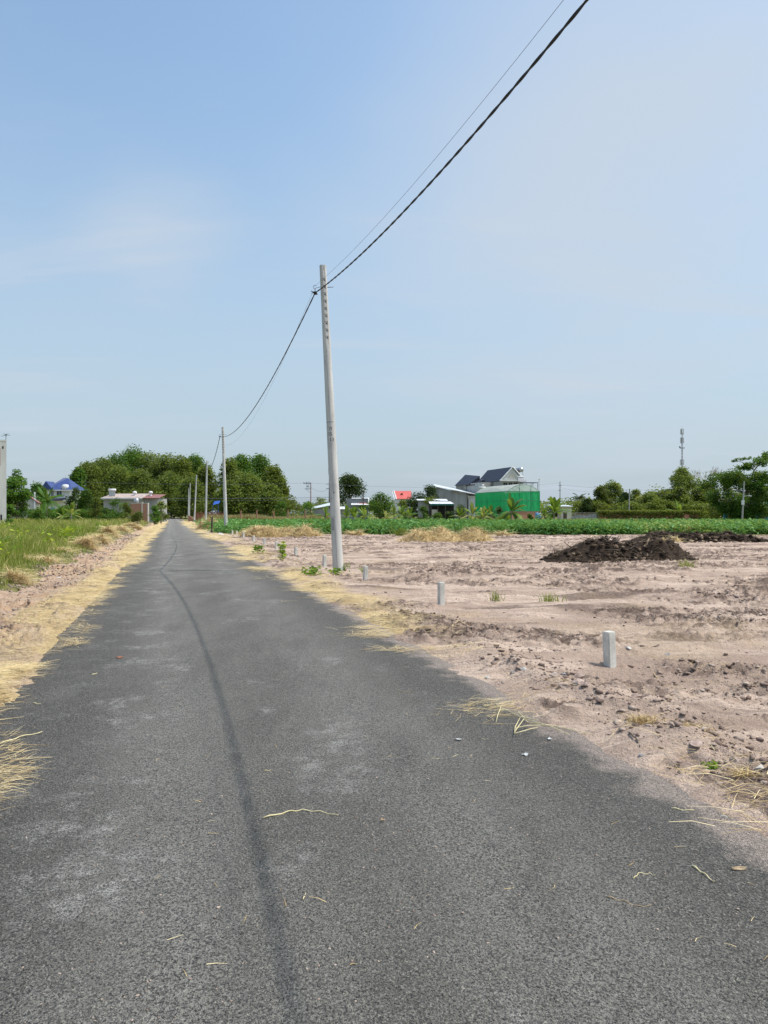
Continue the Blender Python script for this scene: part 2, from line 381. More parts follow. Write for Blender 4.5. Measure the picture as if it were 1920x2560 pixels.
M['tin'] = tiles('pale tin roofing', (.60, .66, .68), (.45, .50, .52), 2.2, 0)
M['whitetin'] = tiles('white tin roofing', (.76, .78, .80), (.62, .64, .66), 2.2, 0)
M['pinktin'] = tiles('faded pink roofing', (.46, .36, .31), (.36, .27, .23), 2.2, 0)
M['redtin'] = tiles('faded red roofing', (.28, .115, .10), (.2, .08, .07), 2.2, 0)
M['rusttin'] = tiles('rust stained roofing', (.56, .40, .32), (.46, .27, .20), 2.0, 0)
M['teal'] = weathered('teal paint', (.08, .30, .30), (.14, .42, .42), .7, 2)
M['darkteal'] = weathered('dark green trim', (.03, .14, .12), (.06, .2, .17), .6, 3)
M['bluebarrel'] = weathered('blue plastic', (.10, .34, .60), (.16, .42, .68), .4, 3, spec=.5)
M['bluesheet'] = weathered('blue tarpaulin', (.02, .08, .36), (.03, .12, .48), .5, 3, spec=.5)
M['glass'] = NT('window glass').fin((.03, .04, .05), .12, .6)
M['shade'] = weathered('painted interior shade', (.02, .02, .02), (.035, .035, .035), .9, 4)  # near-black colour painting the shade inside sheds and openings
M['graycloth'] = weathered('grey netting', (.22, .23, .24), (.36, .37, .38), .8, 4)
def net(name, col, opacity, sc=60):
    t = NT(name); wv = t.noise(2.2, 5, .6, t.map((1, 1, .2)))
    t.fin(t.mix(t.rng(wv, .3, .7), tuple(x * .8 for x in col), col), .6, .3)
    tp = t.n.new('ShaderNodeBsdfTransparent'); mx = t.n.new('ShaderNodeMixShader'); mx.inputs[0].default_value = opacity
    tr = t.n.new('ShaderNodeBsdfTranslucent'); tr.inputs[0].default_value = tuple(col) + (1,)
    m2 = t.n.new('ShaderNodeMixShader'); m2.inputs[0].default_value = .4; t.l.new(t.p.outputs[0], m2.inputs[1]); t.l.new(tr.outputs[0], m2.inputs[2])
    t.l.new(tp.outputs[0], mx.inputs[1]); t.l.new(m2.outputs[0], mx.inputs[2]); t.l.new(mx.outputs[0], t.out.inputs[0]); return t.m
M['greennet'] = net('green shade net', (.014, .52, .16), .82)
M['film'] = net('greenhouse film', (.72, .73, .70), .82)
M['clearfilm'] = net('clear greenhouse film', (.55, .72, .62), .55)

# ------------------------------------------------------------------ GROUND
def make_ground():
    ys = list(-8 + 0 * np.arange(1)); y = 8.6; rows = [-40, -20, -10, -6, -4, -2, 0]
    t = np.linspace(math.log(1.2 + 5), math.log(72 + 5), 760); rows += list(np.exp(t) - 5)
    rows += list(np.exp(np.linspace(math.log(78), math.log(420), 70)) - 1); rows += [600, 900, 1500, 2500, 4500]
    rows = np.array(rows, float)
    s = np.concatenate([[-40, -15, -6, -3, -1.6, -1.1], np.linspace(-.85, -.56, 60)[:-1], np.linspace(-.56, .62, 900), np.linspace(.62, .85, 50)[1:], [1.1, 1.6, 3, 6, 15, 40]])
    Y, S = np.meshgrid(rows, s, indexing='ij'); X = S * (np.abs(Y) + 5)
    Z = H(X, Y)
    far = sm(np.hypot(X, Y), 60, 110); Z = Z * (1 - far) + np.where(far > .3, .0, Z) * far
    u, v = uv_of(X, Y)
    Z = np.where((u > UL - .1) & (u < UR + .1) & (far > 0), -.07, Z)
    n = Z.size; nr, nc = Z.shape
    V = np.stack([X.ravel(), Y.ravel(), Z.ravel()], 1)
    i = np.arange(n).reshape(nr, nc); F = np.stack([i[:-1, :-1], i[:-1, 1:], i[1:, 1:], i[1:, :-1]], -1).reshape(-1, 4)
    # zones: R straw litter, G vegetated soil, B earth darkened on the rough relief and in streaks
    e = fbm(u * .9, v * .45, 4, 61) - .5
    strawL = sm(-u, .9, 1.2) * sm(-u + e * 1.2, 2.2, 1.75) * (.45 + .55 * sm(fbm(u * 1.6, v * .9, 4, 67), .36, .56))
    strawR = .8 * sm(v, 6, 12) * sm(fbm(u * 1.3, v * .5, 4, 81), .54, .64) * np.exp(-((u - 2.85) / .45) ** 2)
    strawR = strawR + .25 * sm(fbm(u * .9, v * .9, 4, 83), .60, .70) * sm(u, 3.2, 4) * np.exp(-(u - 3) / 9)
    st = np.clip(np.where(u < .7, strawL, strawR), 0, 1)
    veg = np.where(u < -3.1 - e * 1.5, 1, 0) * 1.0
    front = 57 + 2.5 * (fbm(X * .15, Y * .02, 3, 91) - .5) - .04 * X
    veg = np.where((u > 5.2) & (Y > front), 1, veg); veg = np.where(np.hypot(X, Y) > 140, 1, veg)
    dk = sm(fbm(X * .45, Y * .9, 3, 31), .44, .60) * sm(fbm(X * 5, Y * 11, 4, 37), .42, .62) * (u > 2.9) + .8 * sm(fbm(X * .5, Y * 1.6, 4, 39), .60, .70) * (u > 3)
    dk = np.clip(dk, 0, 1)
    C = np.stack([st, veg, dk, np.ones_like(st)], -1).reshape(-1, 4)
    left = sm(-u, 1.5, 2.2).ravel()
    o = np_mesh('ground', V, F, M['soil'], attrs={'zone': C, 'left': left}, smooth=True)
    tag(o, kind='structure'); return o
make_ground()

def make_road():
    us = np.linspace(UL - .12, UR + .12, 41); vs = np.concatenate([np.linspace(-9, 40, 320), np.linspace(41, 312, 180)])
    V_, U_ = np.meshgrid(vs, us, indexing='ij')
    edge = (np.abs(U_ - (UL + UR) / 2) > (UR - UL) / 2 - .02) * 1.0
    U2 = U_ + edge * (fbm(V_ * 2.2, U_ * 0 + 3, 3, 19) - .5) * .16
    X, Y = xy_of(U2, V_); Z = .035 * (1 - ((U_ - .735) / 2.1) ** 2) + .008 * (fbm(U_ * .8, V_ * .5, 3, 15) - .5)
    nr, nc = Z.shape; i = np.arange(Z.size).reshape(nr, nc)
    F = np.stack([i[:-1, :-1], i[:-1, 1:], i[1:, 1:], i[1:, :-1]], -1).reshape(-1, 4)
    tag(np_mesh('road', np.stack([X.ravel(), Y.ravel(), Z.ravel()], 1), F, M['asphalt'], smooth=True), kind='structure')
make_road()
def ground_z(x, y):
    h = float(H(np.array([x]), np.array([y]))[0]); u, v = uv_of(x, y)
    if math.hypot(x, y) > 100: h = 0.0
    if UL < u < UR: h = max(h, .035 * (1 - ((u - .735) / 2.1) ** 2))
    return h

# ------------------------------------------------------------------ blades (straw, grass)
def ribbons(P, ang, L, W, lift, curl, tint, seg=2, up=None):
    """N ribbons lying or standing; P (N,3) base, ang heading, L length, W width, lift end height, curl sideways"""
    N = len(P); k = seg + 1; tt = np.linspace(0, 1, k)[None, :]
    dx = np.cos(ang)[:, None]; dy = np.sin(ang)[:, None]; nx = -dy; ny = dx
    s = tt * L[:, None]; side = curl[:, None] * tt * tt * L[:, None]
    x = P[:, 0:1] + dx * s + nx * side; y = P[:, 1:2] + dy * s + ny * side; z = P[:, 2:3] + lift[:, None] * np.sin(tt * 2.2)
    w = W[:, None] * (1 - .75 * tt) * .5
    A = np.stack([x + nx * w, y + ny * w, z], -1); B = np.stack([x - nx * w, y - ny * w, z + W[:, None] * .35], -1)
    A[..., 2] += .22 * W[:, None] * np.maximum(ny, 0); B[..., 2] += .22 * W[:, None] * np.maximum(-ny, 0) - W[:, None] * .35
    V = np.stack([A, B], 2).reshape(-1, 3)
    b = (np.arange(N) * k * 2)[:, None]; f = []
    for j in range(seg): f.append(np.concatenate([b + 2 * j, b + 2 * j + 1, b + 2 * j + 3, b + 2 * j + 2], 1))
    F = np.stack(f, 1).reshape(-1, 4)
    return V, F, np.repeat(tint, k * 2)
def stand(P, h, W, lean, ang, tint, face):
    """upright tapering grass blades, 2 segments"""
    N = len(P); tt = np.array([0, .55, 1.0])[None, :]
    bx = np.cos(ang)[:, None] * lean[:, None] * tt ** 2; by = np.sin(ang)[:, None] * lean[:, None] * tt ** 2
    z = P[:, 2:3] + h[:, None] * (tt - .12 * tt ** 3)
    x = P[:, 0:1] + bx; y = P[:, 1:2] + by; w = W[:, None] * np.array([.5, .42, .06])[None, :]
    cx = np.cos(face)[:, None]; cy = np.sin(face)[:, None]
    V = np.stack([np.stack([x - cx * w, y - cy * w, z], -1), np.stack([x + cx * w, y + cy * w, z], -1)], 2).reshape(-1, 3)
    b = (np.arange(N) * 6)[:, None]
    F = np.stack([np.concatenate([b + 2 * j, b + 2 * j + 1, b + 2 * j + 3, b + 2 * j + 2], 1) for j in range(2)], 1).reshape(-1, 4)
    return V, F, np.repeat(tint, 6)
def join(parts):
    V = []; F = []; T = []; n = 0
    for v, f, t in parts: V.append(v); F.append(f + n); T.append(t); n += len(v)
    return np.concatenate(V), np.concatenate(F), np.concatenate(T)
def surf(x, y):
    z = H(x, y); u, v = uv_of(x, y); zr = .035 * (1 - ((u - .735) / 2.1) ** 2)
    return np.where((u > UL) & (u < UR), np.maximum(z, zr), z)

def straw_band():
    # left verge
    N = 95000; Y = np.exp(rng.uniform(math.log(2.2), math.log(190), N)); e_v = Y
    e = fbm(np.zeros(N), e_v * .45, 4, 61) - .5; e2 = fbm(Y * 3.2, Y * 0, 3, 62) - .5; e3 = fbm(Y * .22, Y * 0 + 5, 2, 64) - .5
    lo = -2.02 + e * .8; hi = -1.24 + e2 * .6 + e3 * .7 - .16 * sm(-Y, -10, -7)
    u = lo + (hi - lo) * rng.uniform(0, 1, N) ** .8 + rng.normal(0, .05, N)
    gap = sm(fbm(u * 2.2, Y * 1.1, 4, 66), .38, .54); keep = rng.uniform(0, 1, N) < .12 + .88 * gap
    x, y = xy_of(u, Y); x = x[keep]; y = y[keep]; n = len(x)
    sc = np.clip(y / 14, 1, 9)
    z = surf(x, y) + .004 + rng.uniform(0, .035, n)
    V1 = ribbons(np.stack([x, y, z], 1), rng.normal(.15, 1.0, n) + np.pi * (rng.uniform(0, 1, n) < .5), rng.uniform(.05, .25, n) * np.sqrt(sc), rng.uniform(.0025, .0055, n) * sc, rng.uniform(-.004, .03, n), rng.normal(0, .25, n), np.clip(rng.normal(.66, .28, n), 0, 1))
    # right verge patches
    N = 60000; v = np.exp(rng.uniform(math.log(3.2), math.log(160), N)); u = UR + .18 + rng.normal(0, .42, N)
    m = sm(fbm(u * 1.3, v * .5, 4, 81) + .6 * (fbm(u * 1.2, v * 3.0, 3, 85) - .5), .53, .64); keep = (rng.uniform(0, 1, N) < m * np.clip((v - 5) / 9, .035, 1)) & (u > UR - .75 * sm(v, 6, 12) - .1)
    x, y = xy_of(u, v); x = x[keep]; y = y[keep]; n = len(x); sc = np.clip(y / 14, 1, 9)
    z = surf(x, y) + .004 + rng.uniform(0, .03, n)
    V2 = ribbons(np.stack([x, y, z], 1), rng.normal(-.1, .7, n) + np.pi * (rng.uniform(0, 1, n) < .5), rng.uniform(.08, .36, n) * np.sqrt(sc), rng.uniform(.0025, .0055, n) * sc, rng.uniform(-.004, .035, n), rng.normal(0, .25, n), np.clip(rng.normal(.66, .28, n), 0, 1))
    # scattered in the field
    N = 14000; v = np.exp(rng.uniform(math.log(2.6), math.log(56), N)); x = v * rng.uniform(-.3, .85, N); y = v
    u, vv = uv_of(x, y); m = sm(fbm(x * .9, y * .9, 4, 83), .50, .68) * (u > 2.9) + .012 * (u > -1.2); keep = rng.uniform(0, 1, N) < m
    x = x[keep]; y = y[keep]; n = len(x); sc = np.clip(y / 14, 1, 4)
    onr = (uv_of(x, y)[0] < 2.8)
    V3 = ribbons(np.stack([x, y, surf(x, y) + .004], 1), rng.uniform(0, 6.28, n), rng.uniform(.05, .22, n) * np.where(onr, .35, 1), rng.uniform(.002, .004, n) * sc, rng.uniform(0, .03, n) * np.where(onr, .2, 1), rng.normal(0, .4, n), np.clip(rng.normal(.6, .25, n), 0, 1))
    n = 1500; vv = rng.normal(5.0, .38, n); uu = np.minimum(rng.normal(-1.35, .28, n), -.88 - .25 * np.abs(vv - 5.1) + rng.normal(0, .03, n)); x, y = xy_of(uu, vv)
    V4 = ribbons(np.stack([x, y, surf(x, y) + .003 + rng.uniform(0, .025, n)], 1), rng.normal(.3, .9, n), rng.uniform(.05, .22, n), rng.uniform(.0022, .0045, n), rng.uniform(-.004, .02, n), rng.normal(0, .3, n), np.clip(rng.normal(.66, .28, n), 0, 1))
    n = 260; uu = rng.normal(2.55, .25, n); vv = rng.normal(5.8, .16, n) + (uu - 2.45) * .3; x, y = xy_of(uu, vv)
    V5 = ribbons(np.stack([x, y, surf(x, y) + .003 + rng.uniform(0, .015, n)], 1), rng.normal(0, .6, n), rng.uniform(.04, .2, n), rng.uniform(.002, .0036, n), rng.uniform(-.004, .02, n), rng.normal(0, .3, n), np.clip(rng.normal(.66, .28, n), 0, 1))
    V, F, T = join([V1, V2, V3, V4, V5])
    tag(np_mesh('straw_litter', V, F, M['straw'], attrs={'tint': T}), 'pale yellow straw strewn along both edges of the asphalt road', 'straw', kind='stuff')
straw_band()

def grass_left():
    N = 210000; v = np.exp(rng.uniform(math.log(9), math.log(135), N)); u = -3.25 - rng.uniform(0, 1, N) ** 1.0 * (3 + v * .62)
    e = fbm(u * .9, v * .45, 4, 61) - .5
    x, y = xy_of(u, v); cl = fbm(x * .5, y * .5, 4, 101); c2 = fbm(x * .16, y * .16, 3, 103)
    keep = (u < -3.2 - e * 1.4 + .35 * rng.uniform(-1, 1, N)) & (x / np.maximum(y, 1) > -.75) & (rng.uniform(0, 1, N) < .35 + cl) & (y > 3)
    x, y, u, v, cl, c2 = [a[keep] for a in (x, y, u, v, cl, c2)]; n = len(x); sc = np.clip(y / 12, 1, 7)
    h = (.18 + .75 * sm(-u, 3.2, 5.5)) * rng.uniform(.45, 1.0, n) * (.55 + .7 * cl) * 1.15
    tint = np.clip(.26 + 1.1 * (c2 - .2) + rng.normal(0, .17, n) + .25 * (cl - .5), 0, 1)
    ang = rng.uniform(0, 6.28, n)
    V = stand(np.stack([x, y, surf(x, y) - .02], 1), h, rng.uniform(.006, .013, n) * sc, h * rng.uniform(.1, .6, n), ang, tint, rng.uniform(0, 6.28, n))
    tag(np_mesh('tall_grass', *V[:2], M['grass'], attrs={'tint': V[2]}), 'tall yellow green grass filling the plot left of the road', 'grass', kind='stuff')
grass_left()

def dry_grass():
    parts = []
    def patch(x0, x1, y0, y1, n, h0, h1, w, mean):
        x = rng.uniform(x0, x1, n); y = rng.uniform(y0, y1, n); u, v = uv_of(x, y); k = u > 4.5; x = x[k]; y = y[k]; n = len(x)
        h = rng.uniform(h0, h1, n) * (.5 + fbm(x * .3, y * .3, 3, 7))
        parts.append(stand(np.stack([x, y, np.zeros(n)], 1), h, rng.uniform(.5, 1, n) * w, h * rng.uniform(.1, .6, n), rng.uniform(0, 6.28, n), np.clip(rng.normal(mean, .25, n), 0, 1), rng.uniform(0, 6.28, n)))
    patch(-27, -7, 113, 124, 16000, .7, 1.6, .12, .55)
    patch(-28, 44, 100, 112, 9000, .3, .8, .10, .45)
    patch(22, 33, 92, 108, 9000, .5, 1.0, .10, .75)
    patch(20, 75, 80, 104, 6000, .4, .9, .10, .55)
    V, F, T = join(parts)
    tag(np_mesh('dry_grass', V, F, M['drygrass'], attrs={'tint': T}), 'dry straw coloured grass growing behind the green crop', 'grass', kind='stuff')
dry_grass()

# ------------------------------------------------------------------ leaf clouds
def leaves(P, size, tint, N=None, droop=0.0, narrow=.55):
    """diamond leaves, random orientation. P (N,3), size (N)"""
    n = len(P); a = rng.uniform(0, 2 * np.pi, n); el = rng.uniform(-.9, .6, n) - droop
    d = np.stack([np.cos(a) * np.cos(el), np.sin(a) * np.cos(el), np.sin(el)], 1)
    r = rng.normal(0, 1, (n, 3)); r[:, 2] *= .35; w = np.cross(d, r); w[:, 2] *= .4; w /= np.linalg.norm(w, axis=1)[:, None] + 1e-6
    s = size[:, None]; up = np.cross(d, w)
    V = np.stack([P, P + d * s * .5 + w * s * narrow * .5 + up * s * .08, P + d * s, P + d * s * .5 - w * s * narrow * .5 + up * s * .08], 1).reshape(-1, 3)
    F = np.arange(n * 4).reshape(n, 4); return V, F, np.repeat(tint, 4)
def crown_pts(cl, n, shell=.5):
    """points in a set of clumps cl=[(x,y,z,r,tint)]"""
    cl = np.array(cl); w = cl[:, 3] ** 2; idx = rng.choice(len(cl), n, p=w / w.sum()); c = cl[idx]
    d = rng.normal(0, 1, (n, 3)); d /= np.linalg.norm(d, axis=1)[:, None]; rr = rng.uniform(shell ** 3, 1, n) ** (1 / 3) * (1 + .18 * rng.normal(0, 1, n))
    P = c[:, :3] + d * (c[:, 3] * rr)[:, None] * np.array([1, 1, .8]); return P, c[:, 4]
def tree(name, label, X, Y, Hh, W, mat, n=2500, leaf=.4, trunk_h=.2, trunk_r=.12, bark='bark', group=None, clumps=22, tint=.45, shape=1.0, slender=False, seed=None, cat='tree', tv=.16, depth=None):
    root = empty(name, (X, Y, 0)); tag(root, label, cat, group)
    r = random.Random(seed if seed is not None else int(X * 31 + Y * 7))
    cl = []; zb = Hh * trunk_h; ch = Hh - zb; D = depth if depth else W
    for i in range(clumps):
        f = r.random() ** .9; zz = f
        prof = math.sin(math.pi * min(1, (.18 + .82 * zz) ** shape)) ** .55 if zz < .97 else .25
        a = r.uniform(0, 6.283); q = r.uniform(.45, 1.0); cr = r.uniform(.13, .24) * min(W, ch * 1.1)
        rad = max(0, W / 2 * prof * q - cr * .45)
        z = zb + cr * .7 + f * (ch - cr * 1.5)
        cl.append((math.cos(a) * rad, math.sin(a) * rad * D / W, z, cr, min(1, max(0, tint + r.gauss(0, tv)))))
    P, T = crown_pts(cl, n); T = np.clip(T + rng.normal(0, .10, n) , 0, 1)
    P[:, 2] = np.maximum(P[:, 2], .05)
    V, F, TT = leaves(P, leaf * rng.uniform(.55, 1.25, n), T)
    np_mesh('crown', V, F, M[mat], root, {'tint': TT})
    m = MB(); top = Vector((r.uniform(-.05, .05) * W, 0, Hh * .82)); mid = Vector((r.uniform(-.04, .04) * W, 0, Hh * .4))
    m.tube([(0, 0, -.2), (mid.x * .4, 0, Hh * .18), mid, (top.x, top.y, Hh * .65), top], [trunk_r, trunk_r * .85, trunk_r * .6, trunk_r * .35, trunk_r * .1], 7)
    for i in range(min(len(cl), 9)):
        c = cl[i]; z0 = max(zb * .8, c[2] * .55); b = Vector((mid.x * z0 / Hh, 0, z0)); e = Vector(c[:3])
        m.tube([b, b.lerp(e, .5) + Vector((0, 0, -.03 * Hh)), e], [trunk_r * .42, trunk_r * .28, trunk_r * .08], 5)
    m.build('trunk', M[bark], root); return root

# ---------- forest behind the road end
fg = 'trees of the wood closing off the road'
ft = [  # px, top py, width px, Y, mat, descriptive
 (196, 1168, 42, 232, 'forest_green', 'slender leafy tree sticking out at the left end of the wood'),
 (222, 1150, 74, 238, 'forest', 'olive rounded tree at the left flank of the wood'),
 (258, 1140, 80, 246, 'forest', 'dull olive tree third from the left end of the wood'),
 (292, 1130, 78, 262, 'forest_green', 'green tree rising on the left shoulder of the wood'),
 (333, 1109, 92, 272, 'forest_green', 'tallest bright green tree crowning the wood'),
 (300, 1160, 88, 240, 'forest', 'brownish olive tree in front of the tallest green tree'),
 (374, 1128, 82, 266, 'forest', 'olive tree just right of the tallest tree of the wood'),
 (352, 1172, 80, 236, 'forest', 'lower dark olive tree behind the red roofed low house'),
 (415, 1130, 84, 262, 'forest', 'wide olive tree rising straight above the road end'),
 (452, 1132, 72, 255, 'olive', 'yellowish olive tree standing right above the road end'),
 (428, 1175, 78, 244, 'forest', 'low dark olive tree standing where the road ends'),
 (486, 1132, 76, 262, 'forest_green', 'mid green tree behind the far row of concrete poles'),
 (512, 1158, 58, 240, 'olive', 'light olive tree behind the third concrete pole'),
 (478, 1190, 74, 232, 'forest', 'low dark tree behind the farthest concrete poles'),
 (574, 1142, 62, 226, 'forest', 'olive tree just right of the second concrete pole'),
 (604, 1134, 76, 236, 'forest_green', 'rounded mid green tree left of centre in the right grove'),
 (650, 1131, 70, 240, 'forest_green', 'green tree with feathery top crowning the right grove'),
 (682, 1160, 66, 226, 'olive', 'light olive tree on the right flank of the right grove'),
 (622, 1178, 84, 218, 'forest', 'dark olive tree low in front of the right grove'),
 (578, 1196, 60, 214, 'forest', 'low shadowed tree at the left foot of the right grove'),
 (676, 1206, 56, 212, 'forest', 'low olive tree at the right foot of the right grove'),
 (704, 1192, 32, 224, 'olive', 'thin wispy tree at the right end of the right grove')]
for i, (px, py, w, Y, mat, lab) in enumerate(ft):
    Wm = w * Y / FPX * 1.42; Hh = zt(py, Y)
    tree('forest_tree', lab, at(px, Y), Y, Hh, Wm, mat, n=int(7000 * max(.5, Wm / 9)), leaf=.70, trunk_h=.04, trunk_r=.22, bark='palebark', group=fg, clumps=60, tint=.42 if mat != 'olive' else .38, shape=.8, seed=i * 3 + 1, tv=.17)
# undergrowth band that closes the foot of the wood (one mass)
def mass(name, label, cat, segs, mat, leaf, n, tint=.4):
    Ps = []; Ts = []
    for (x0, y0, x1, y1, h, d) in segs:
        k = int(n * math.hypot(x1 - x0, y1 - y0) / sum(math.hypot(q[2] - q[0], q[3] - q[1]) for q in segs))
        tt = rng.uniform(0, 1, k); x = x0 + (x1 - x0) * tt; y = y0 + (y1 - y0) * tt + rng.uniform(-d / 2, d / 2, k)
        hh = h * (.45 + .9 * fbm(x * .22, y * .1, 3, 17)); z = hh * rng.uniform(0, 1, k) ** .7
        Ps.append(np.stack([x, y, z], 1)); Ts.append(np.clip(tint + .5 * (fbm(x * .5, z * .7, 3, 5) - .5) + rng.normal(0, .1, k), 0, 1))
    P = np.concatenate(Ps); V, F, T = leaves(P, leaf * rng.uniform(.6, 1.3, len(P)), np.concatenate(Ts))
    return tag(np_mesh(name, V, F, M[mat], attrs={'tint': T}), label, cat, kind='stuff')
mass('undergrowth', 'dark shrubby undergrowth along the foot of the wood', 'undergrowth',
     [(at(190, 250), 250, at(560, 250), 250, 9, 6), (at(550, 232), 230, at(715, 225), 225, 7, 6)], 'dark', .65, 15000, .42)
mass('undergrowth', 'olive brush filling the gaps under the right skyline trees', 'undergrowth',
     [(at(1425, 176), 176, at(1800, 166), 166, 4.6, 8), (at(1780, 150), 150, at(1990, 150), 150, 4.0, 5)], 'olive', .5, 17000, .3)
mass('undergrowth', 'green brush between the left trees and the grass', 'undergrowth',
     [(at(10, 125), 125, at(262, 125), 125, 2.6, 5)], 'forest_green', .34, 9000, .42)
mass('distant_wood', 'far hazy line of woods low on the horizon', 'wood',
     [(at(690, 420), 420, at(1120, 420), 420, 9, 20), (at(1340, 380), 380, at(1640, 380), 380, 10, 20), (at(0, 420), 420, at(260, 420), 420, 12, 20), (at(1640, 330), 330, at(2100, 330), 330, 12, 20)], 'forest', 1.3, 16000, .55)

# ---------- other trees
tree('round_tree', 'large rounded dark tree just right of the near concrete pole', at(872, 205), 205, zt(1181, 205), 10.2, 'dark', 6500, .55, .12, .3, clumps=44, tint=.62, seed=3, tv=.2)
tree('tall_bush', 'round dense dark green tree left of the red roofed house', at(950, 148), 148, zt(1229, 148), 6.2, 'forest_green', 3800, .38, .04, .15, clumps=30, tint=.30, seed=8)
tree('dark_tree', 'spindly dark tree with uneven top standing before the red roof', at(1034, 146), 146, zt(1213, 146), 4.6, 'dark', 2200, .38, .1, .13, clumps=20, tint=.45, seed=12)
tree('dark_tree', 'spreading dark tree touching the left end of the concrete warehouse', at(1074, 150), 150, zt(1207, 150), 4.9, 'dark', 2000, .36, .2, .13, clumps=17, tint=.48, seed=17)
tree('round_bush', 'small round yellow green tree below the red roof', at(1005, 138), 138, zt(1245, 138), 2.9, 'olive', 1500, .28, .05, .1, clumps=16, tint=.35, seed=19)
tree('round_bush', 'bright green bush above the low white roofed shed', at(1077, 141), 141, zt(1235, 141), 3.8, 'olive', 1600, .3, .1, .1, clumps=18, tint=.42, seed=23)
sh = 'shrubs between the crop and the houses'
for i, (px, py, w, Y, mat, tn, lab) in enumerate([
 (1058, 1264, 38, 118, 'forest_green', .3, 'low dark green shrub at the left foot of the low shed'),
 (1095, 1276, 42, 112, 'forest_green', .35, 'leafy green shrub in front of the low shed'),
 (1125, 1277, 40, 110, 'dark', .6, 'dark shrub right of the low shed front'),
 (1150, 1256, 36, 124, 'dark', .7, 'taller dark shrub under the warehouse wall'),
 (1218, 1270, 36, 118, 'forest_green', .3, 'dark green shrub left of the greenhouse corner'),
 (1247, 1262, 32, 116, 'dark', .65, 'dark shrub beside the tall banana plant'),
 (1325, 1285, 16, 112, 'forest_green', .35, 'small round shrub before the pink brick base'),
 (730, 1238, 50, 168, 'olive', .35, 'bright green bush right of the grove'),
 (768, 1246, 50, 160, 'forest_green', .5, 'mid green bush at the foot of the crossarm pole'),
 (705, 1246, 34, 175, 'forest_green', .5, 'small green bush against the right end of the grove'),
 (800, 1240, 44, 230, 'forest', .5, 'dull green far bush behind the crossarm pole'),
 (905, 1262, 30, 122, 'forest_green', .35, 'shrub in front of the white shed'),
 (1385, 1250, 40, 260, 'dark', .6, 'dark distant tree right of the greenhouse'),
 (1420, 1258, 34, 230, 'olive', .4, 'small light green tree behind the block shed'),
 (1225, 1262, 30, 135, 'forest_green', .4, 'bush against the green netting wall')]):
    Hh = max(1.2, zt(py, Y)); tree('shrub', lab, at(px, Y), Y, Hh, w * Y / FPX, mat, 1100, .26 * Y / 120, .0, .05, group=sh, clumps=14, tint=tn, seed=40 + i, cat='shrub')
rg = 'trees on the right skyline'
for i, (px, py, w, Y, mat, th, n, tn, lab) in enumerate([
 (1502, 1214, 44, 178, 'olive', .12, 2600, .22, 'rounded tree left of the lone grey pole on the right'),
 (1531, 1197, 42, 182, 'forest', .35, 1500, .55, 'open crowned slender tree with sky showing through'),
 (1562, 1226, 38, 174, 'dark', .05, 2000, .7, 'dark tree right behind the lone grey pole'),
 (1590, 1222, 32, 186, 'olive', .3, 900, .5, 'thin airy tree right of the lone grey pole'),
 (1625, 1226, 58, 172, 'forest', .0, 2600, .5, 'brown green bushy tree left of the bamboo'),
 (1662, 1211, 62, 178, 'olive', .0, 3400, .42, 'light green bamboo clump left of the telecom tower'),
 (1705, 1165, 60, 196, 'forest', .35, 3200, .45, 'tall dark tree standing in front of the telecom tower'),
 (1700, 1212, 60, 170, 'olive', .0, 3400, .38, 'olive bamboo clump under the telecom tower'),
 (1742, 1215, 66, 172, 'olive', .0, 3200, .3, 'dark olive clump right of the telecom tower'),
 (1768, 1202, 44, 186, 'forest', .1, 1800, .4, 'tree below the bare branched tree'),
 (1650, 1245, 80, 158, 'olive', .0, 2800, .5, 'low bright bush behind the overgrown wall'),
 (1730, 1250, 70, 156, 'olive', .0, 2500, .35, 'low olive bush behind the right end of the overgrown wall'),
 (1580, 1252, 50, 160, 'forest', .0, 1800, .5, 'low bush behind the left end of the overgrown wall'),
 (1468, 1244, 36, 172, 'dark', .0, 1600, .6, 'dark bushy tree beside the distant palm'),
 (1900, 1226, 70, 165, 'dark', .05, 2600, .5, 'dark tree behind the teal building')]):
    Hh = zt(py, Y); tree('skyline_tree', lab, at(px, Y), Y, Hh, w * Y / FPX * 1.32, mat, int(n*1.9), .5, th, .13, group=rg, clumps=26, tint=tn, seed=90 + i)

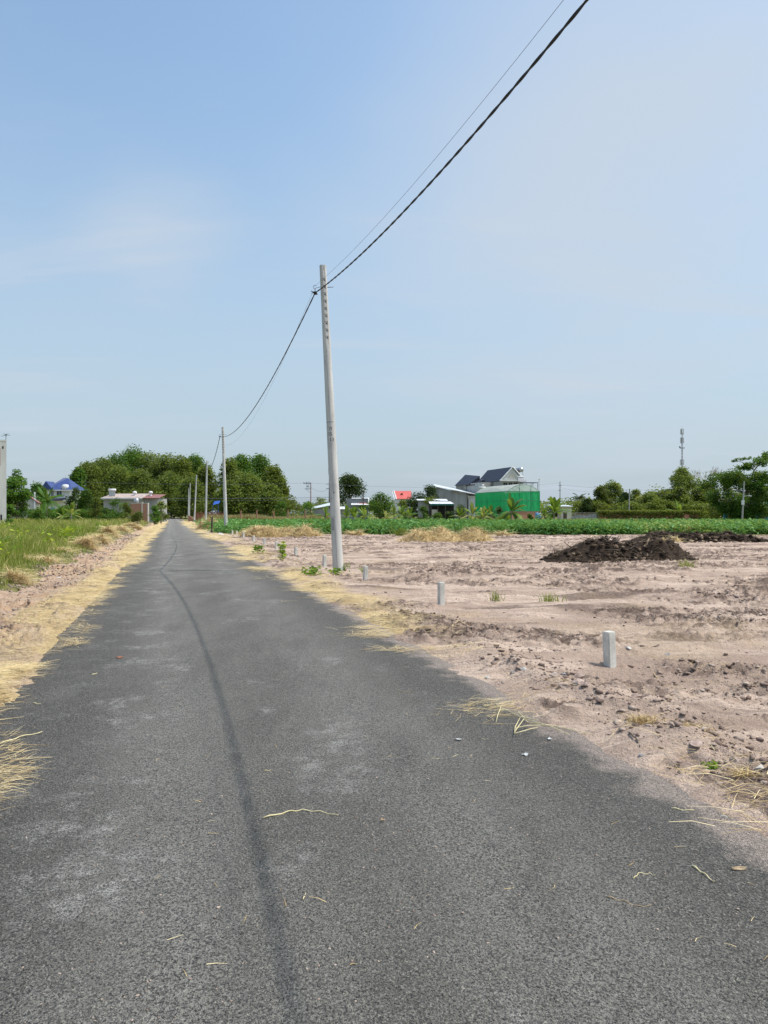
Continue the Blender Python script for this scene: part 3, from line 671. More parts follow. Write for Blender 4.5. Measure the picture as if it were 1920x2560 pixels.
def palm(name, label, X, Y, Hh, fl, nf, tintm=.3, mat='forest_green', seed=1):
    root = empty(name, (X, Y, 0)); tag(root, label, 'palm tree'); r = random.Random(seed)
    MB().tube([(0, 0, -.2), (.1, 0, Hh * .5), (.05, 0, Hh)], [.2, .15, .12], 8).build('trunk', M['palebark'], root)
    for i in range(nf):
        a = i * 2.39996 + r.uniform(-.2, .2); el = r.uniform(-.1, 1.25); L = fl * r.uniform(.8, 1.1)
        pts = []; k = 9
        for j in range(k + 1):
            t = j / k; d = L * t * math.cos(el) * (1 - .15 * t); z = L * t * math.sin(el) - .62 * L * t * t * (1.1 - .5 * max(0, el)); pts.append(Vector((math.cos(a) * d, math.sin(a) * d, z)))
        V = []; F = []; T = []; side = Vector((-math.sin(a), math.cos(a), 0)); ll = .42 * L
        for j in range(1, 2 * k + 1):
            t = j / (2 * k); p = pts[int(t * k * .999)].lerp(pts[min(k, int(t * k * .999) + 1)], t * k - int(t * k * .999)); fw = (pts[k] - pts[0]).normalized()
            for s in (-1, 1):
                l = ll * math.sin(math.pi * min(1, t * .85 + .12)) ** .6 * .5
                e = p + side * s * l * .7 + fw * l * .55 + Vector((0, 0, -.4 * l)); q = len(V); wv = fw * .05 * L * .6
                V += [tuple(p - wv), tuple(p + wv), tuple(e)]; F.append((q, q + 1, q + 2)); T += [min(1, max(0, tintm + r.gauss(0, .1)))] * 3
        np_mesh('frond', V, F, M[mat], root, {'tint': T}, loc=(0.05, 0, Hh - .05))
    return root
palm('coconut_palm', 'drooping coconut palm in front of the blue roofed house', at(116, 120), 120, 3.6, 3.6, 20, .42, seed=4)
palm('date_palm', 'dark distant palm at the left of the right skyline', at(1448, 190), 190, zt(1243, 190), 3.2, 18, .5, 'dark', seed=9)

lg = 'trees and bushes on the left'
for i, (px, py, w, Y, mat, th, n, tn, lf, lab) in enumerate([
 (42, 1170, 68, 108, 'forest_green', .12, 5200, .42, .36, 'full green tree beside the tall bare building'),
 (28, 1252, 34, 104, 'forest_green', .0, 1500, .45, .3, 'low green bush at the foot of the tall bare building'),
 (92, 1203, 60, 150, 'forest_green', .1, 3400, .42, .42, 'rounded tree left of the blue roofed house'),
 (68, 1228, 40, 140, 'forest_green', .1, 1800, .4, .36, 'small tree above the leaning grey shed'),
 (190, 1212, 46, 150, 'dark', .05, 2600, .7, .36, 'dark tree hiding the right side of the blue roofed house'),
 (215, 1222, 54, 128, 'forest_green', .0, 3600, .28, .32, 'broad dark green bush left of the low house'),
 (160, 1262, 50, 112, 'forest_green', .0, 1900, .5, .28, 'low leafy bush under the blue roofed house'),
 (100, 1262, 46, 105, 'forest_green', .0, 1900, .45, .26, 'low green bush at the foot of the coconut palm'),
 (240, 1240, 36, 122, 'olive', .0, 1600, .3, .28, 'yellow green bush at the left corner of the low house'),
 (292, 1243, 46, 116, 'forest_green', .0, 2200, .5, .26, 'bright green bush in front of the low house'),
 (318, 1252, 36, 112, 'olive', .0, 1300, .3, .24, 'thin olive bush below the steel water tank'),
 (402, 1250, 34, 116, 'olive', .05, 1700, .45, .26, 'small bright tree beside the road at the low house'),
 (386, 1262, 30, 104, 'forest_green', .0, 1500, .55, .22, 'green bush by the roadside at the end of the grass'),
 (345, 1276, 44, 96, 'olive', .0, 1400, .12, .2, 'dry brownish bush near the brick gate'),
 (262, 1268, 40, 108, 'forest_green', .0, 1300, .4, .22, 'low bush before the left wall of the low house'),
 (24, 1284, 20, 70, 'forest_green', .0, 600, .5, .14, 'small bush by the base of the tall bare building')]):
    Hh = max(1.0, zt(py, Y)); tree('roadside_tree' if Hh > 3 else 'bush', lab, at(px, Y), Y, Hh, w * Y / FPX * 1.08, mat, n, lf, th, .12, group=lg, clumps=26 if n > 1500 else 15, tint=tn, seed=140 + i, cat='tree' if Hh > 3 else 'bush')

# big layered tree on the right
def layered_tree():
    Y = 132; X = at(1862, Y); root = empty('almond_tree', (X, Y, 0)); tag(root, 'big layered dark green tree at the right edge', 'tree')
    r = random.Random(3); m = MB(); m.tube([(0, 0, -.2), (.2, 0, 3), (.5, 0, 6), (1.6, 0, 9)], [.35, .28, .22, .1], 9)
    cl = []
    layers = [(7.9, 5.6, -1.6), (7.2, 6.0, -1.5), (6.3, 6.3, -1), (5.2, 6.2, -.6), (4.2, 5.8, -.3), (3.3, 5.4, 0), (2.5, 5.0, 0), (1.7, 4.6, 0)]
    for z, R_, ox in layers:
        for k in range(15):
            a = r.uniform(0, 6.28); q = R_ * math.sqrt(r.random()); c = (ox + math.cos(a) * q, math.sin(a) * q * .8, z + r.uniform(-.3, .5) - .04 * q, r.uniform(.7, 1.25), min(1, max(0, .42 + r.gauss(0, .16)))); cl.append(c)
        for k in range(4):
            c = cl[-1 - k]; m.tube([(.3, 0, z - 1.2), (c[0] * .5, c[1] * .5, z - .3), c[:3]], [.10, .06, .02], 5)
    # tall upper branch reaching right
    for k in range(24):
        t = r.random(); cl.append((-.4 + 4.6 * t + r.uniform(-.7, .7), r.uniform(-1.2, 1.2), 9.4 + 2.6 * t * r.uniform(.35, 1), r.uniform(.42, .8), .5 + r.gauss(0, .14)))
    for k in range(9): cl.append((-1.9 + .35 * k, r.uniform(-.5, .5), 10.75 + .05 * k, .32, .45))
    m.tube([(.5, 0, 6), (1.6, 0, 9), (3.4, 0, 11.2)], [.2, .12, .04], 6); m.tube([(1.6, 0, 9), (-.4, 0, 10.4), (-2.0, 0, 10.8)], [.09, .05, .02], 5)
    n = 27000; P, T = crown_pts(cl, n, .1); P[:, 2] = P[:, 2]
    V, F, TT = leaves(P, .34 * rng.uniform(.6, 1.25, n), np.clip(T + rng.normal(0, .1, n), 0, 1), narrow=.65)
    np_mesh('crown', V, F, M['forest_green'], root, {'tint': np.clip(TT * .8, 0, 1)}); m.build('trunk', M['bark'], root)
layered_tree()
def bare_tree():
    Y = 205; root = empty('bare_tree', (at(1772, Y), Y, 0)); tag(root, 'leafless pale branching tree left of the big layered tree', 'tree'); r = random.Random(8); m = MB(); top = zt(1155, Y)
    def br(p, d, L, rad, dep):
        e = p + d * L; m.tube([p, p.lerp(e, .5) + Vector((r.uniform(-.1, .1), 0, .05)) * L * .3, e], [rad, rad * .8, rad * .55], 5)
        if dep:
            for k in range(3): br(e, (d + Vector((r.uniform(-.8, .8), r.uniform(-.6, .6), r.uniform(-.1, .6)))).normalized(), L * r.uniform(.55, .78), max(.022, rad * .5), dep - 1)
    br(Vector((0, 0, -.2)), Vector((0, 0, 1)), 6.5, .2, 0)
    for k in range(4): br(Vector((0, 0, 6.2)), Vector((r.uniform(-.55, .55), r.uniform(-.5, .5), 1)).normalized(), 2.9, .10, 4)
    m.build('trunk', M['palebark'], root)
bare_tree()

# ---------- banana plants
def banana(label, X, Y, Hh, L, n=9, seed=1, tintm=.5, group='banana plants at the back of the crop'):
    root = empty('banana_plant', (X, Y, 0)); tag(root, label, 'banana plant', group); r = random.Random(seed)
    s = Hh * .42; m = MB(); m.tube([(0, 0, -.1), (.02, 0, s * .6), (0, 0, s * 1.15)], [.16, .12, .06], 8); m.build('stem', M['palebark'], root)
    for i in range(n):
        a = i * 2.39996 + r.uniform(-.3, .3) + seed; el = r.uniform(.0, 1.4) if i < n - 3 else r.uniform(1.15, 1.5); LL = L * r.uniform(.75, 1.1); w = LL * .10
        V = []; F = []; T = []; k = 9; side = Vector((-math.sin(a), math.cos(a), 0)); tt0 = min(1, max(0, tintm + r.gauss(0, .18)))
        for j in range(k + 1):
            t = j / k; d = LL * t * math.cos(el) * 1.05; z = LL * (t * math.sin(el) - .62 * t * t * (1.25 - el * .62))
            c = Vector((math.cos(a) * d, math.sin(a) * d, z)); ww = w * (math.sin(math.pi * min(1, max(0, (t - .14) / .88))) ** .6 if t > .14 else .06) + .02
            for q in (-1, 0, 1): V.append(tuple(c + side * q * ww * (1 - .12 * r.random()) + Vector((0, 0, -abs(q) * ww * .35 * (1 if el < 1.2 else .2))))); T.append(min(1, max(0, tt0 + (.18 if q == 0 else 0) + r.gauss(0, .06))))
        for j in range(k):
            for q in (0, 1): F.append((3 * j + q, 3 * j + q + 1, 3 * j + q + 4, 3 * j + q + 3))
        np_mesh('leaf', V, F, M['banana'], root, {'tint': T}, loc=(0, 0, s))
    return root
for i, (px, Y, h, L, n, tn, lab) in enumerate([
 (1278, 106, 3.9, 2.7, 14, .4, 'large banana plant in front of the green netting greenhouse'),
 (1385, 108, 3.7, 2.6, 13, .4, 'large banana plant right of the blue barrels'),
 (1362, 110, 2.6, 1.9, 9, .3, 'smaller banana plant leaning at the blue barrels'),
 (1180, 106, 2.9, 1.9, 10, .8, 'yellowish banana plant under the concrete warehouse'),
 (1208, 104, 2.2, 1.7, 10, .95, 'short withered yellow banana plant left of the greenhouse'),
 (1150, 108, 2.4, 1.7, 8, .6, 'green banana plant left of the yellowish one'),
 (1228, 112, 3.0, 1.9, 8, .45, 'banana plant against the left side of the green netting'),
 (1005, 112, 3.0, 1.9, 10, .6, 'tall banana plant below the small round tree'),
 (985, 108, 2.4, 1.7, 9, .7, 'banana plant with drooping pale leaves left of the tall one'),
 (1025, 110, 2.5, 1.8, 9, .5, 'banana plant right of the tall one under the dark tree'),
 (965, 106, 1.8, 1.4, 7, .85, 'short yellowing banana plant at the crop edge'),
 (912, 110, 2.5, 1.8, 10, .7, 'banana plant in front of the low white shed'),
 (885, 107, 2.2, 1.7, 9, .6, 'banana plant left of the one before the white shed'),
 (866, 110, 2.4, 1.8, 9, .55, 'banana plant just right of the near concrete pole'),
 (815, 112, 2.3, 1.8, 8, .6, 'banana plant just left of the near concrete pole'),
 (1698, 140, 3.4, 2.4, 7, .75, 'banana plant growing above the overgrown wall'),
 (178, 104, 3.3, 1.9, 8, .85, 'pale stemmed banana plant left of the low house'),
 (160, 106, 2.4, 1.7, 8, .55, 'small banana plant beneath the blue roofed house')]):
    banana(lab, at(px, Y), Y, h * 1.05, L * 1.25, n + 8, seed=i + 2, tintm=tn)

# ---------- cassava crop
def crop():
    N = 15500; y = rng.uniform(0, 1, N) ** 1.4 * 50 + 57; s = rng.uniform(-.26, .75, N); x = s * (y + 3)
    u, v = uv_of(x, y); front = 57.5 + 3 * (fbm(x * .15, y * .02, 3, 91) - .5) - .04 * x
    ylw = fbm(x * .09, y * .07, 3, 131)
    keep = (u > 4.0 + .8 * rng.uniform(-1, 1, N)) & (y > front); x = x[keep]; y = y[keep]; ylw = ylw[keep]; n = len(x)
    h = rng.uniform(.5, .85, n) * (.75 + .5 * fbm(x * .3, y * .3, 3, 5)) * 1.05
    k = 13; P = np.repeat(np.stack([x, y, h * .0], 1), k, 0); hh = np.repeat(h, k); m = len(P)
    f = rng.uniform(.2, 1, m); P[:, 0] += rng.normal(0, .27, m); P[:, 1] += rng.normal(0, .27, m); P[:, 2] = hh * f
    tint = np.clip(.42 + np.repeat(rng.normal(0, .12, n), k) + .6 * (np.repeat(fbm(x * .35, y * .35, 3, 9), k) - .5) + rng.normal(0, .14, m), 0, .93)
    yl = (np.repeat(ylw, k) > .60) & (np.repeat(x, k) > 18) & (rng.uniform(0, 1, m) < .45); tint = np.where(yl, rng.uniform(.94, 1, m), tint)
    sz = rng.uniform(.16, .34, m) * (.8 + P[:, 1] / 180)
    V, F, T = leaves(P, sz, tint, narrow=.42)
    V2, F2, T2 = leaves(P + rng.normal(0, .04, P.shape), sz * .9, tint, narrow=.42)
    V, F, T = join([(V, F, T), (V2, F2, T2)])
    tag(np_mesh('cassava_crop', V, F, M['cassava'], attrs={'tint': T}), 'dense green leafy cassava crop covering the field beyond the bare soil', 'crop', kind='stuff')
crop()

# ---------- weeds left: bright broadleaf clumps
def weeds():
    N = 900; v = np.exp(rng.uniform(math.log(15), math.log(75), N)); u = -4.2 - rng.uniform(0, 1, N) * (2 + v * .55); x, y = xy_of(u, v)
    kp = fbm(x * .18, y * .18, 3, 44) > .46; x = x[kp]; y = y[kp]; k = 24; n = len(x); m = n * k; h = rng.uniform(.45, .95, n)
    P = np.repeat(np.stack([x, y, np.zeros(n)], 1), k, 0); P[:, :2] += rng.normal(0, .13, (m, 2)); P[:, 2] = np.repeat(h, k) * rng.uniform(.55, 1.05, m)
    V, F, T = leaves(P, rng.uniform(.09, .2, m) * np.clip(P[:, 1] / 24, .9, 2.4), np.clip(np.repeat(rng.uniform(.3, 1, n), k) + rng.normal(0, .1, m), 0, 1), narrow=.4)
    tag(np_mesh('yellow_weeds', V, F, M['weed'], attrs={'tint': T}), 'bright yellow green broadleaf weeds poking out of the left grass', 'weeds', kind='stuff')
weeds()

# ------------------------------------------------------------------ clods
def icos(n, sub=0):
    import bmesh
    b = bmesh.new(); bmesh.ops.create_icosphere(b, subdivisions=1 + sub, radius=1); V = np.array([v.co[:] for v in b.verts]); F = np.array([[v.index for v in f.verts] for f in b.faces]); b.free(); return V, F
IV, IF = icos(0)
def clod_mesh(x, y, z, s, tint, flat=.7):
    n = len(x); k = len(IV)
    V = IV[None] * (1 + .48 * rng.normal(0, 1, (n, k, 1)).clip(-1.2, 1.4)) * s[:, None, None] * np.stack([rng.uniform(.7, 1.4, n), rng.uniform(.7, 1.2, n), np.full(n, flat) * rng.uniform(.7, 1.1, n)], 1)[:, None, :]
    a = rng.uniform(0, 6.28, n); c, s_ = np.cos(a)[:, None], np.sin(a)[:, None]
    X = V[:, :, 0] * c - V[:, :, 1] * s_ + x[:, None]; Y = V[:, :, 0] * s_ + V[:, :, 1] * c + y[:, None]; Z = V[:, :, 2] + z[:, None]
    F = IF[None] + (np.arange(n) * k)[:, None, None]
    return np.stack([X, Y, Z], -1).reshape(-1, 3), F.reshape(-1, 3), np.repeat(tint, k)
def clods():
    N = 170000; y = np.exp(rng.uniform(math.log(2.8), math.log(56), N)); x = y * rng.uniform(-.32, .8, N)
    u, v = uv_of(x, y); rough = sm(fbm(x * .45, y * .9, 3, 31), .40, .62); cl = sm(fbm(x * .9 + 4, y * 2.4, 4, 141), .46, .62)
    k = (u > 2.95) & (rng.uniform(0, 1, N) < .02 + .85 * rough * cl + .5 * np.exp(-((u - 3.6) / .35) ** 2) * (v < 13))
    x, y, u = x[k], y[k], u[k]; n = len(x); s = .004 + .026 * rng.uniform(0, 1, n) ** 9 + .0006 * y * rng.uniform(.2, 1, n)
    A = clod_mesh(x, y, surf(x, y) + s * .25, s, np.clip(rng.normal(.55, .26, n), 0, 1), .55)
    N = 16000; v = np.exp(rng.uniform(math.log(7), math.log(60), N)); u = rng.uniform(-3.6, -2.0, N); x, y = xy_of(u, v); cl = sm(fbm(x, y, 3, 151), .42, .62); k = rng.uniform(0, 1, N) < .1 + .6 * cl
    x, y = x[k], y[k]; n = len(x); s = .006 + .022 * rng.uniform(0, 1, n) ** 4 + .0006 * y
    B = clod_mesh(x, y, surf(x, y) + s * .25, s, np.clip(rng.normal(.68, .3, n), 0, 1))
    V, F, T = join([A, B]); tag(np_mesh('dirt_clods', V, F, M['clod'], attrs={'tint': T}), 'crumbled clods of earth strewn over the bare soil', 'clods', kind='stuff')
    # crumbs on the asphalt
    N = 1500; v = np.exp(rng.uniform(math.log(2.4), math.log(25), N)); u = rng.uniform(-1.1, 2.7, N); x, y = xy_of(u, v); s = rng.uniform(.002, .006, N)
    V, F, T = clod_mesh(x, y, surf(x, y) + .002, s, np.clip(rng.normal(.8, .2, N), 0, 1)); tag(np_mesh('road_grit', V, F, M['clod'], attrs={'tint': T}), 'pale grit scattered on the asphalt', 'grit', kind='stuff')
clods()

def rock(name, label, px, py, s, mat='stone', cat='stone', group=None, flat=.6, seed=1):
    Y = 3078 / (py - HY); x = at(px, Y); import bmesh
    b = bmesh.new(); bmesh.ops.create_icosphere(b, subdivisions=2, radius=1); r = random.Random(seed)
    k = [(Vector((r.uniform(-1, 1), r.uniform(-1, 1), r.uniform(-1, 1))).normalized(), r.uniform(.42, .78)) for _ in range(13)]
    for v in b.verts:
        for d, t in k:
            q = v.co.dot(d)
            if q > t: v.co -= d * (q - t)
        v.co = Vector((v.co.x * 1.25 * s, v.co.y * .9 * s, v.co.z * flat * s))
    for v in b.verts: v.co += v.co.normalized() * r.uniform(-.07, .07) * s
    me = bpy.data.meshes.new(name); b.to_mesh(me); b.free(); me.materials.append(M[mat]); o = bpy.data.objects.new(name, me); COL.objects.link(o)
    o.location = (x, Y, ground_z(x, Y) + flat * s * .2); o.rotation_euler.z = r.uniform(0, 6.28); return tag(o, label, cat, group)
sg = 'stones lying at the edge of the bare soil'
for i, (px, py, s, mat, lab) in enumerate([
 (1220, 1694, .035, 'chalk', 'small white stone at the asphalt edge'),
 (1308, 1690, .045, 'stone', 'pale grey stone right of the white one by the asphalt'),
 (1283, 1692, .04, 'stone', 'dark faced stone in the first small group'),
 (1387, 1690, .045, 'stone', 'upright grey stone below the nearest marker post'),
 (1412, 1694, .045, 'stone', 'grey stone beside the upright one'),
 (1446, 1697, .07, 'clodrock', 'big flat lump of earth below the nearest marker post'),
 (1410, 1742, .085, 'clodrock', 'broad flat slab of dried earth in the berm'),
 (1445, 1742, .08, 'clodrock', 'cracked lump of earth right of the flat slab'),
 (1465, 1757, .05, 'clodrock', 'rounded lump of earth at the berm foot'),
 (1588, 1763, .06, 'clodrock', 'large lone lump of earth further right in the berm'),
 (1805, 2040, .032, 'chalk', 'pale angular stone on the road edge lower right'),
 (1570, 1628, .045, 'chalk', 'rounded pale stone right of the nearest marker post'),
 (1670, 1632, .045, 'stone', 'stone in the dark clump of sticks'),
 (1606, 1904, .025, 'stone', 'small grey stone near the asphalt edge at lower right'),
 (1900, 1958, .045, 'chalk', 'flat pale stone at the right edge of the picture'),
 (1740, 1895, .05, 'clodrock', 'lump of earth left of the green seedling'),
 (1850, 1930, .06, 'clodrock', 'lump of earth right of the green seedling')]):
    M.setdefault('clodrock', weathered('dried earth lump', (.30, .22, .185), (.50, .395, .34), .95, 25, (1, 1, 1), spec=.1))
    rock('stone' if mat != 'clodrock' else 'earth_lump', lab, px, py, s, mat, 'stone' if mat != 'clodrock' else 'earth lump', sg, seed=i + 5)
rock('white_stone', 'white block of stone beside the second concrete pole', 551, 1339, .24, 'chalk', 'stone', flat=.7, seed=77)
rock('white_stone', 'white crumb of stone at the road edge between the second and near pole', 613, 1377, .09, 'chalk', 'stone', flat=.7, seed=78)

# ------------------------------------------------------------------ litter, stalks, sticks
def stalk(name, label, pts, r0=.0035, mat='straw', cat='straw stalk', group=None):
    P = []
    for px, py in pts:
        Y = 3078 / (py - HY); x = at(px, Y); P.append(Vector((x, Y, ground_z(x, Y) + r0 * 1.5)))
    o0 = P[0].copy(); Q = []
    for a, b in zip(P[:-1], P[1:]):
        for k in range(4): Q.append(a.lerp(b, k / 4) - o0)
    Q.append(P[-1] - o0); n = len(Q); m = MB(); m.tube([q + Vector((0, 0, .004 * math.sin(i * 1.7))) for i, q in enumerate(Q)], [r0 * (1.15 - .6 * i / (n - 1)) for i in range(n)], 6)
    return tag(m.build(name, M[mat], None, True, loc=o0), label, cat, group)
M['stalk'] = weathered('straw stalk', (.62, .52, .27), (.80, .72, .44), .6, 40)
kg = 'dry stalks lying on the asphalt'
stalk('straw_stalk', 'long bent pale stalk lying alone mid road', [(658, 2064), (720, 2048), (756, 2044), (800, 2048), (846, 2058)], .0038, 'stalk', group=kg)
stalk('straw_stalk', 'straight pale stalk on the asphalt at lower right', [(1731, 2176), (1760, 2196), (1786, 2218)], .0036, 'stalk', group=kg)
stalk('straw_stalk', 'thin wavy stalk on the asphalt left of the straight one', [(1584, 2212), (1596, 2198), (1625, 2198), (1638, 2204)], .0022, 'stalk', group=kg)
stalk('straw_stalk', 'thin brown stalk low on the right of the road', [(1515, 2260), (1560, 2270), (1590, 2284), (1628, 2282)], .0025, 'stick', group=kg)
stalk('straw_stalk', 'pale stalk reaching from the dirt onto the asphalt', [(1678, 2026), (1720, 2030), (1772, 2022)], .003, 'stalk', group=kg)
stalk('straw_stalk', 'long pair tip stalk sticking out of the left straw', [(0, 1864), (50, 1848), (106, 1837)], .005, 'stalk', group=kg)
stalk('straw_stalk', 'short stalk near the left straw edge', [(82, 1762), (102, 1764)], .004, 'stalk', group=kg)
stalk('straw_stalk', 'short stalk on the upper left of the road', [(230, 1693), (243, 1688)], .004, 'stalk', group=kg)
stalk('straw_stalk', 'tiny slanting stalk left of the road middle', [(758, 2272), (764, 2256)], .0022, 'stalk', group=kg)
stalk('straw_stalk', 'small horizontal stalk near the tyre free shadow line', [(660, 1943), (677, 1940)], .0024, 'stalk', group=kg)
stalk('straw_stalk', 'fine stalk on the road before the right straw patch', [(905, 1631), (930, 1625), (950, 1622)], .0035, 'stick', group=kg)
stalk('straw_stalk', 'fine reddish stalk on the road right of centre', [(996, 1735), (1033, 1741)], .003, 'stick', group=kg)
# tangled pale stems at the road edge
def tangle():
    base = (1330, 1835); Y = 3078 / (base[1] - HY); X = at(base[0], Y); root = empty('stem_tangle', (X, Y, 0)); tag(root, 'tangle of forked pale dead stems reaching onto the asphalt', 'dead stems')
    for ch in [[(1236, 1768), (1252, 1782), (1300, 1805), (1345, 1815)], [(1252, 1782), (1244, 1805), (1240, 1815)], [(1310, 1808), (1292, 1840), (1286, 1850), (1330, 1838), (1345, 1826)], [(1286, 1850), (1288, 1828), (1302, 1802)], [(1296, 1790), (1320, 1812), (1390, 1820), (1480, 1838)], [(1310, 1812), (1380, 1830), (1440, 1840)], [(1290, 1836), (1320, 1822), (1370, 1824)]]:
        m = MB(); P = []
        for px, py in ch:
            y = 3078 / (py - HY); x = at(px, y); P.append((x - X, y - Y, ground_z(x, y) + .012 + rnd.uniform(0, .03)))
        m.tube(P, [.0034] * (len(P) - 1) + [.0022], 6); m.build('stem', M['stalk'], root, True)
tangle()
tg = 'dead twigs lying on the bare soil'
for lab, pts, r0 in [
 ('light brown branch lying on the soil right of the straw patch', [(1124, 1578), (1145, 1573), (1175, 1571)], .014),
 ('dark twig lying at the verge near the straw patch', [(1052, 1592), (1078, 1602)], .012),
 ('long thin twig left of the nearest marker post', [(1445, 1581), (1460, 1577), (1508, 1582)], .008),
 ('slanting twig right of the nearest marker post', [(1625, 1668), (1640, 1690), (1657, 1712)], .009),
 ('forked twig near the dark clump on the right', [(1600, 1625), (1630, 1614), (1648, 1607)], .008),
 ('dark curved twig by the verge at lower right', [(1573, 1852), (1590, 1872), (1600, 1890)], .006),
 ('long grey twig reaching the right edge', [(1800, 1883), (1850, 1896), (1895, 1903), (1935, 1900)], .007),
 ('brown twig on the soil behind the straw patch', [(1175, 1560), (1205, 1564)], .009),
 ('slender twig near the far clods', [(1365, 1466), (1385, 1466), (1400, 1468)], .012)]:
    stalk('twig', lab, pts, r0, 'wood' if 'dark' in lab else 'stick', 'twig', tg)
def scrap(label, px, py, w, d, seed, name='paper_scrap', mat='litter', cat='litter'):
    Y = 3078 / (py - HY); x = at(px, Y); r = random.Random(seed); n = 9; m = MB(); z = 0
    top = [(w * math.cos(k / n * 6.283) * r.uniform(.6, 1), d * math.sin(k / n * 6.283) * r.uniform(.6, 1), .006 + r.uniform(0, .012)) for k in range(n)]
    m.add([(0, 0, .012)] + top + [(a, b, c - .004) for a, b, c in top] + [(0, 0, .005)], [(0, 1 + k, 1 + (k + 1) % n) for k in range(n)] + [(1 + k, 1 + n + k, 1 + n + (k + 1) % n, 1 + (k + 1) % n) for k in range(n)] + [(2 * n + 1, 1 + n + (k + 1) % n, 1 + n + k) for k in range(n)])
    return tag(m.build(name, M[mat], loc=(x, Y, ground_z(x, Y))), label, cat, 'bits of litter' if cat == 'litter' else None)
scrap('small white scrap on the right half of the road', 1147, 1860, .03, .018, 3)
scrap('white scrap at the asphalt edge below the dead stems', 1374, 1853, .02, .025, 4)
scrap('white scrap beside another near the right asphalt edge', 1312, 1896, .025, .014, 5)
scrap('white scrap on the straw at the left verge', 204, 1502, .09, .14, 6)
scrap('white scrap up the left verge near the far straw heaps', 270, 1368, .16, .2, 7)
scrap('white crumpled paper on the left dirt', 144, 1445, .11, .12, 8)
scrap('crumpled white wrapper lying behind the near concrete pole on the right', 996, 1424, .14, .12, 9)
scrap('pale crumb left of the middle of the road', 957, 2072, .013, .011, 10, 'paper_scrap', 'stick')
scrap('brown dry leaf lying on the asphalt at lower right', 1845, 2182, .055, .012, 11, 'dry_leaf', 'stick', 'leaf')
scrap('reddish dry leaf lying on the left half of the road', 300, 1650, .05, .035, 12, 'dry_leaf', 'rust', 'leaf')
scrap('dark crushed plastic lying by the second marker post', 1098, 1458, .16, .12, 13, 'plastic_scrap', 'ink', 'plastic scrap')

# ------------------------------------------------------------------ marker posts
mk = 'boundary marker posts along the bare soil'
def marker():
    root = empty('marker_post'); import bmesh
    b = bmesh.new(); bmesh.ops.create_cube(b, size=1)
    for v in b.verts: v.co = Vector((v.co.x * .098, v.co.y * .098, (v.co.z + .5) * .47 - .1))
    bmesh.ops.bevel(b, geom=b.edges[:], offset=.007, segments=2, affect='EDGES')
    bmesh.ops.subdivide_edges(b, edges=[e for e in b.edges if e.calc_length() > .2], cuts=6)
    for v in b.verts: v.co.x += .0018 * math.sin(v.co.z * 40); v.co.y += .0015 * math.cos(v.co.z * 33)
    me = bpy.data.meshes.new('marker_post'); b.to_mesh(me); b.free(); me.materials.append(M['post']); bpy.data.objects.remove(root)
    o = bpy.data.objects.new('marker_post', me); COL.objects.link(o); return o
mlab = ['nearest and largest concrete marker post on the bare soil', 'concrete marker post with dark plastic beside it, second nearest', 'concrete marker post just right of the near pole foot',
 'concrete marker post just left of the near pole foot', 'concrete marker post right of the leafy seedling', 'marker post behind and left of the leafy seedling', 'marker post seventh from the nearest', 'short pale marker post left of the seventh one',
 'small marker post near the straw heap, fourth from the second pole', 'small marker post third from the second pole', 'tiny marker post second from the second pole', 'tiny marker post touching the foot of the second pole']
mp = marker()
for i, (px, py) in enumerate([(1525, 1669), (1103, 1518), (913, 1448), (811, 1417), (739.5, 1392), (691, 1373), (661, 1364), (634.5, 1356), (609, 1346.5), (592, 1339.5), (581, 1338), (574.5, 1336)]):
    o = mp if i == 0 else mp.copy()
    if i: COL.objects.link(o)
    Y = 3078 / (py - HY); x = at(px, Y); o.location = (x, Y, ground_z(x, Y) - .01 if i < 9 else 0); o.rotation_euler = (rnd.uniform(-.03, .03), rnd.uniform(-.03, .03), -TH * .3 + rnd.uniform(.45, .75) if i else .52)
    if i in (5, 7): o.scale = (1.2, 1.2, .95)
    tag(o, mlab[i], 'marker post', mk)

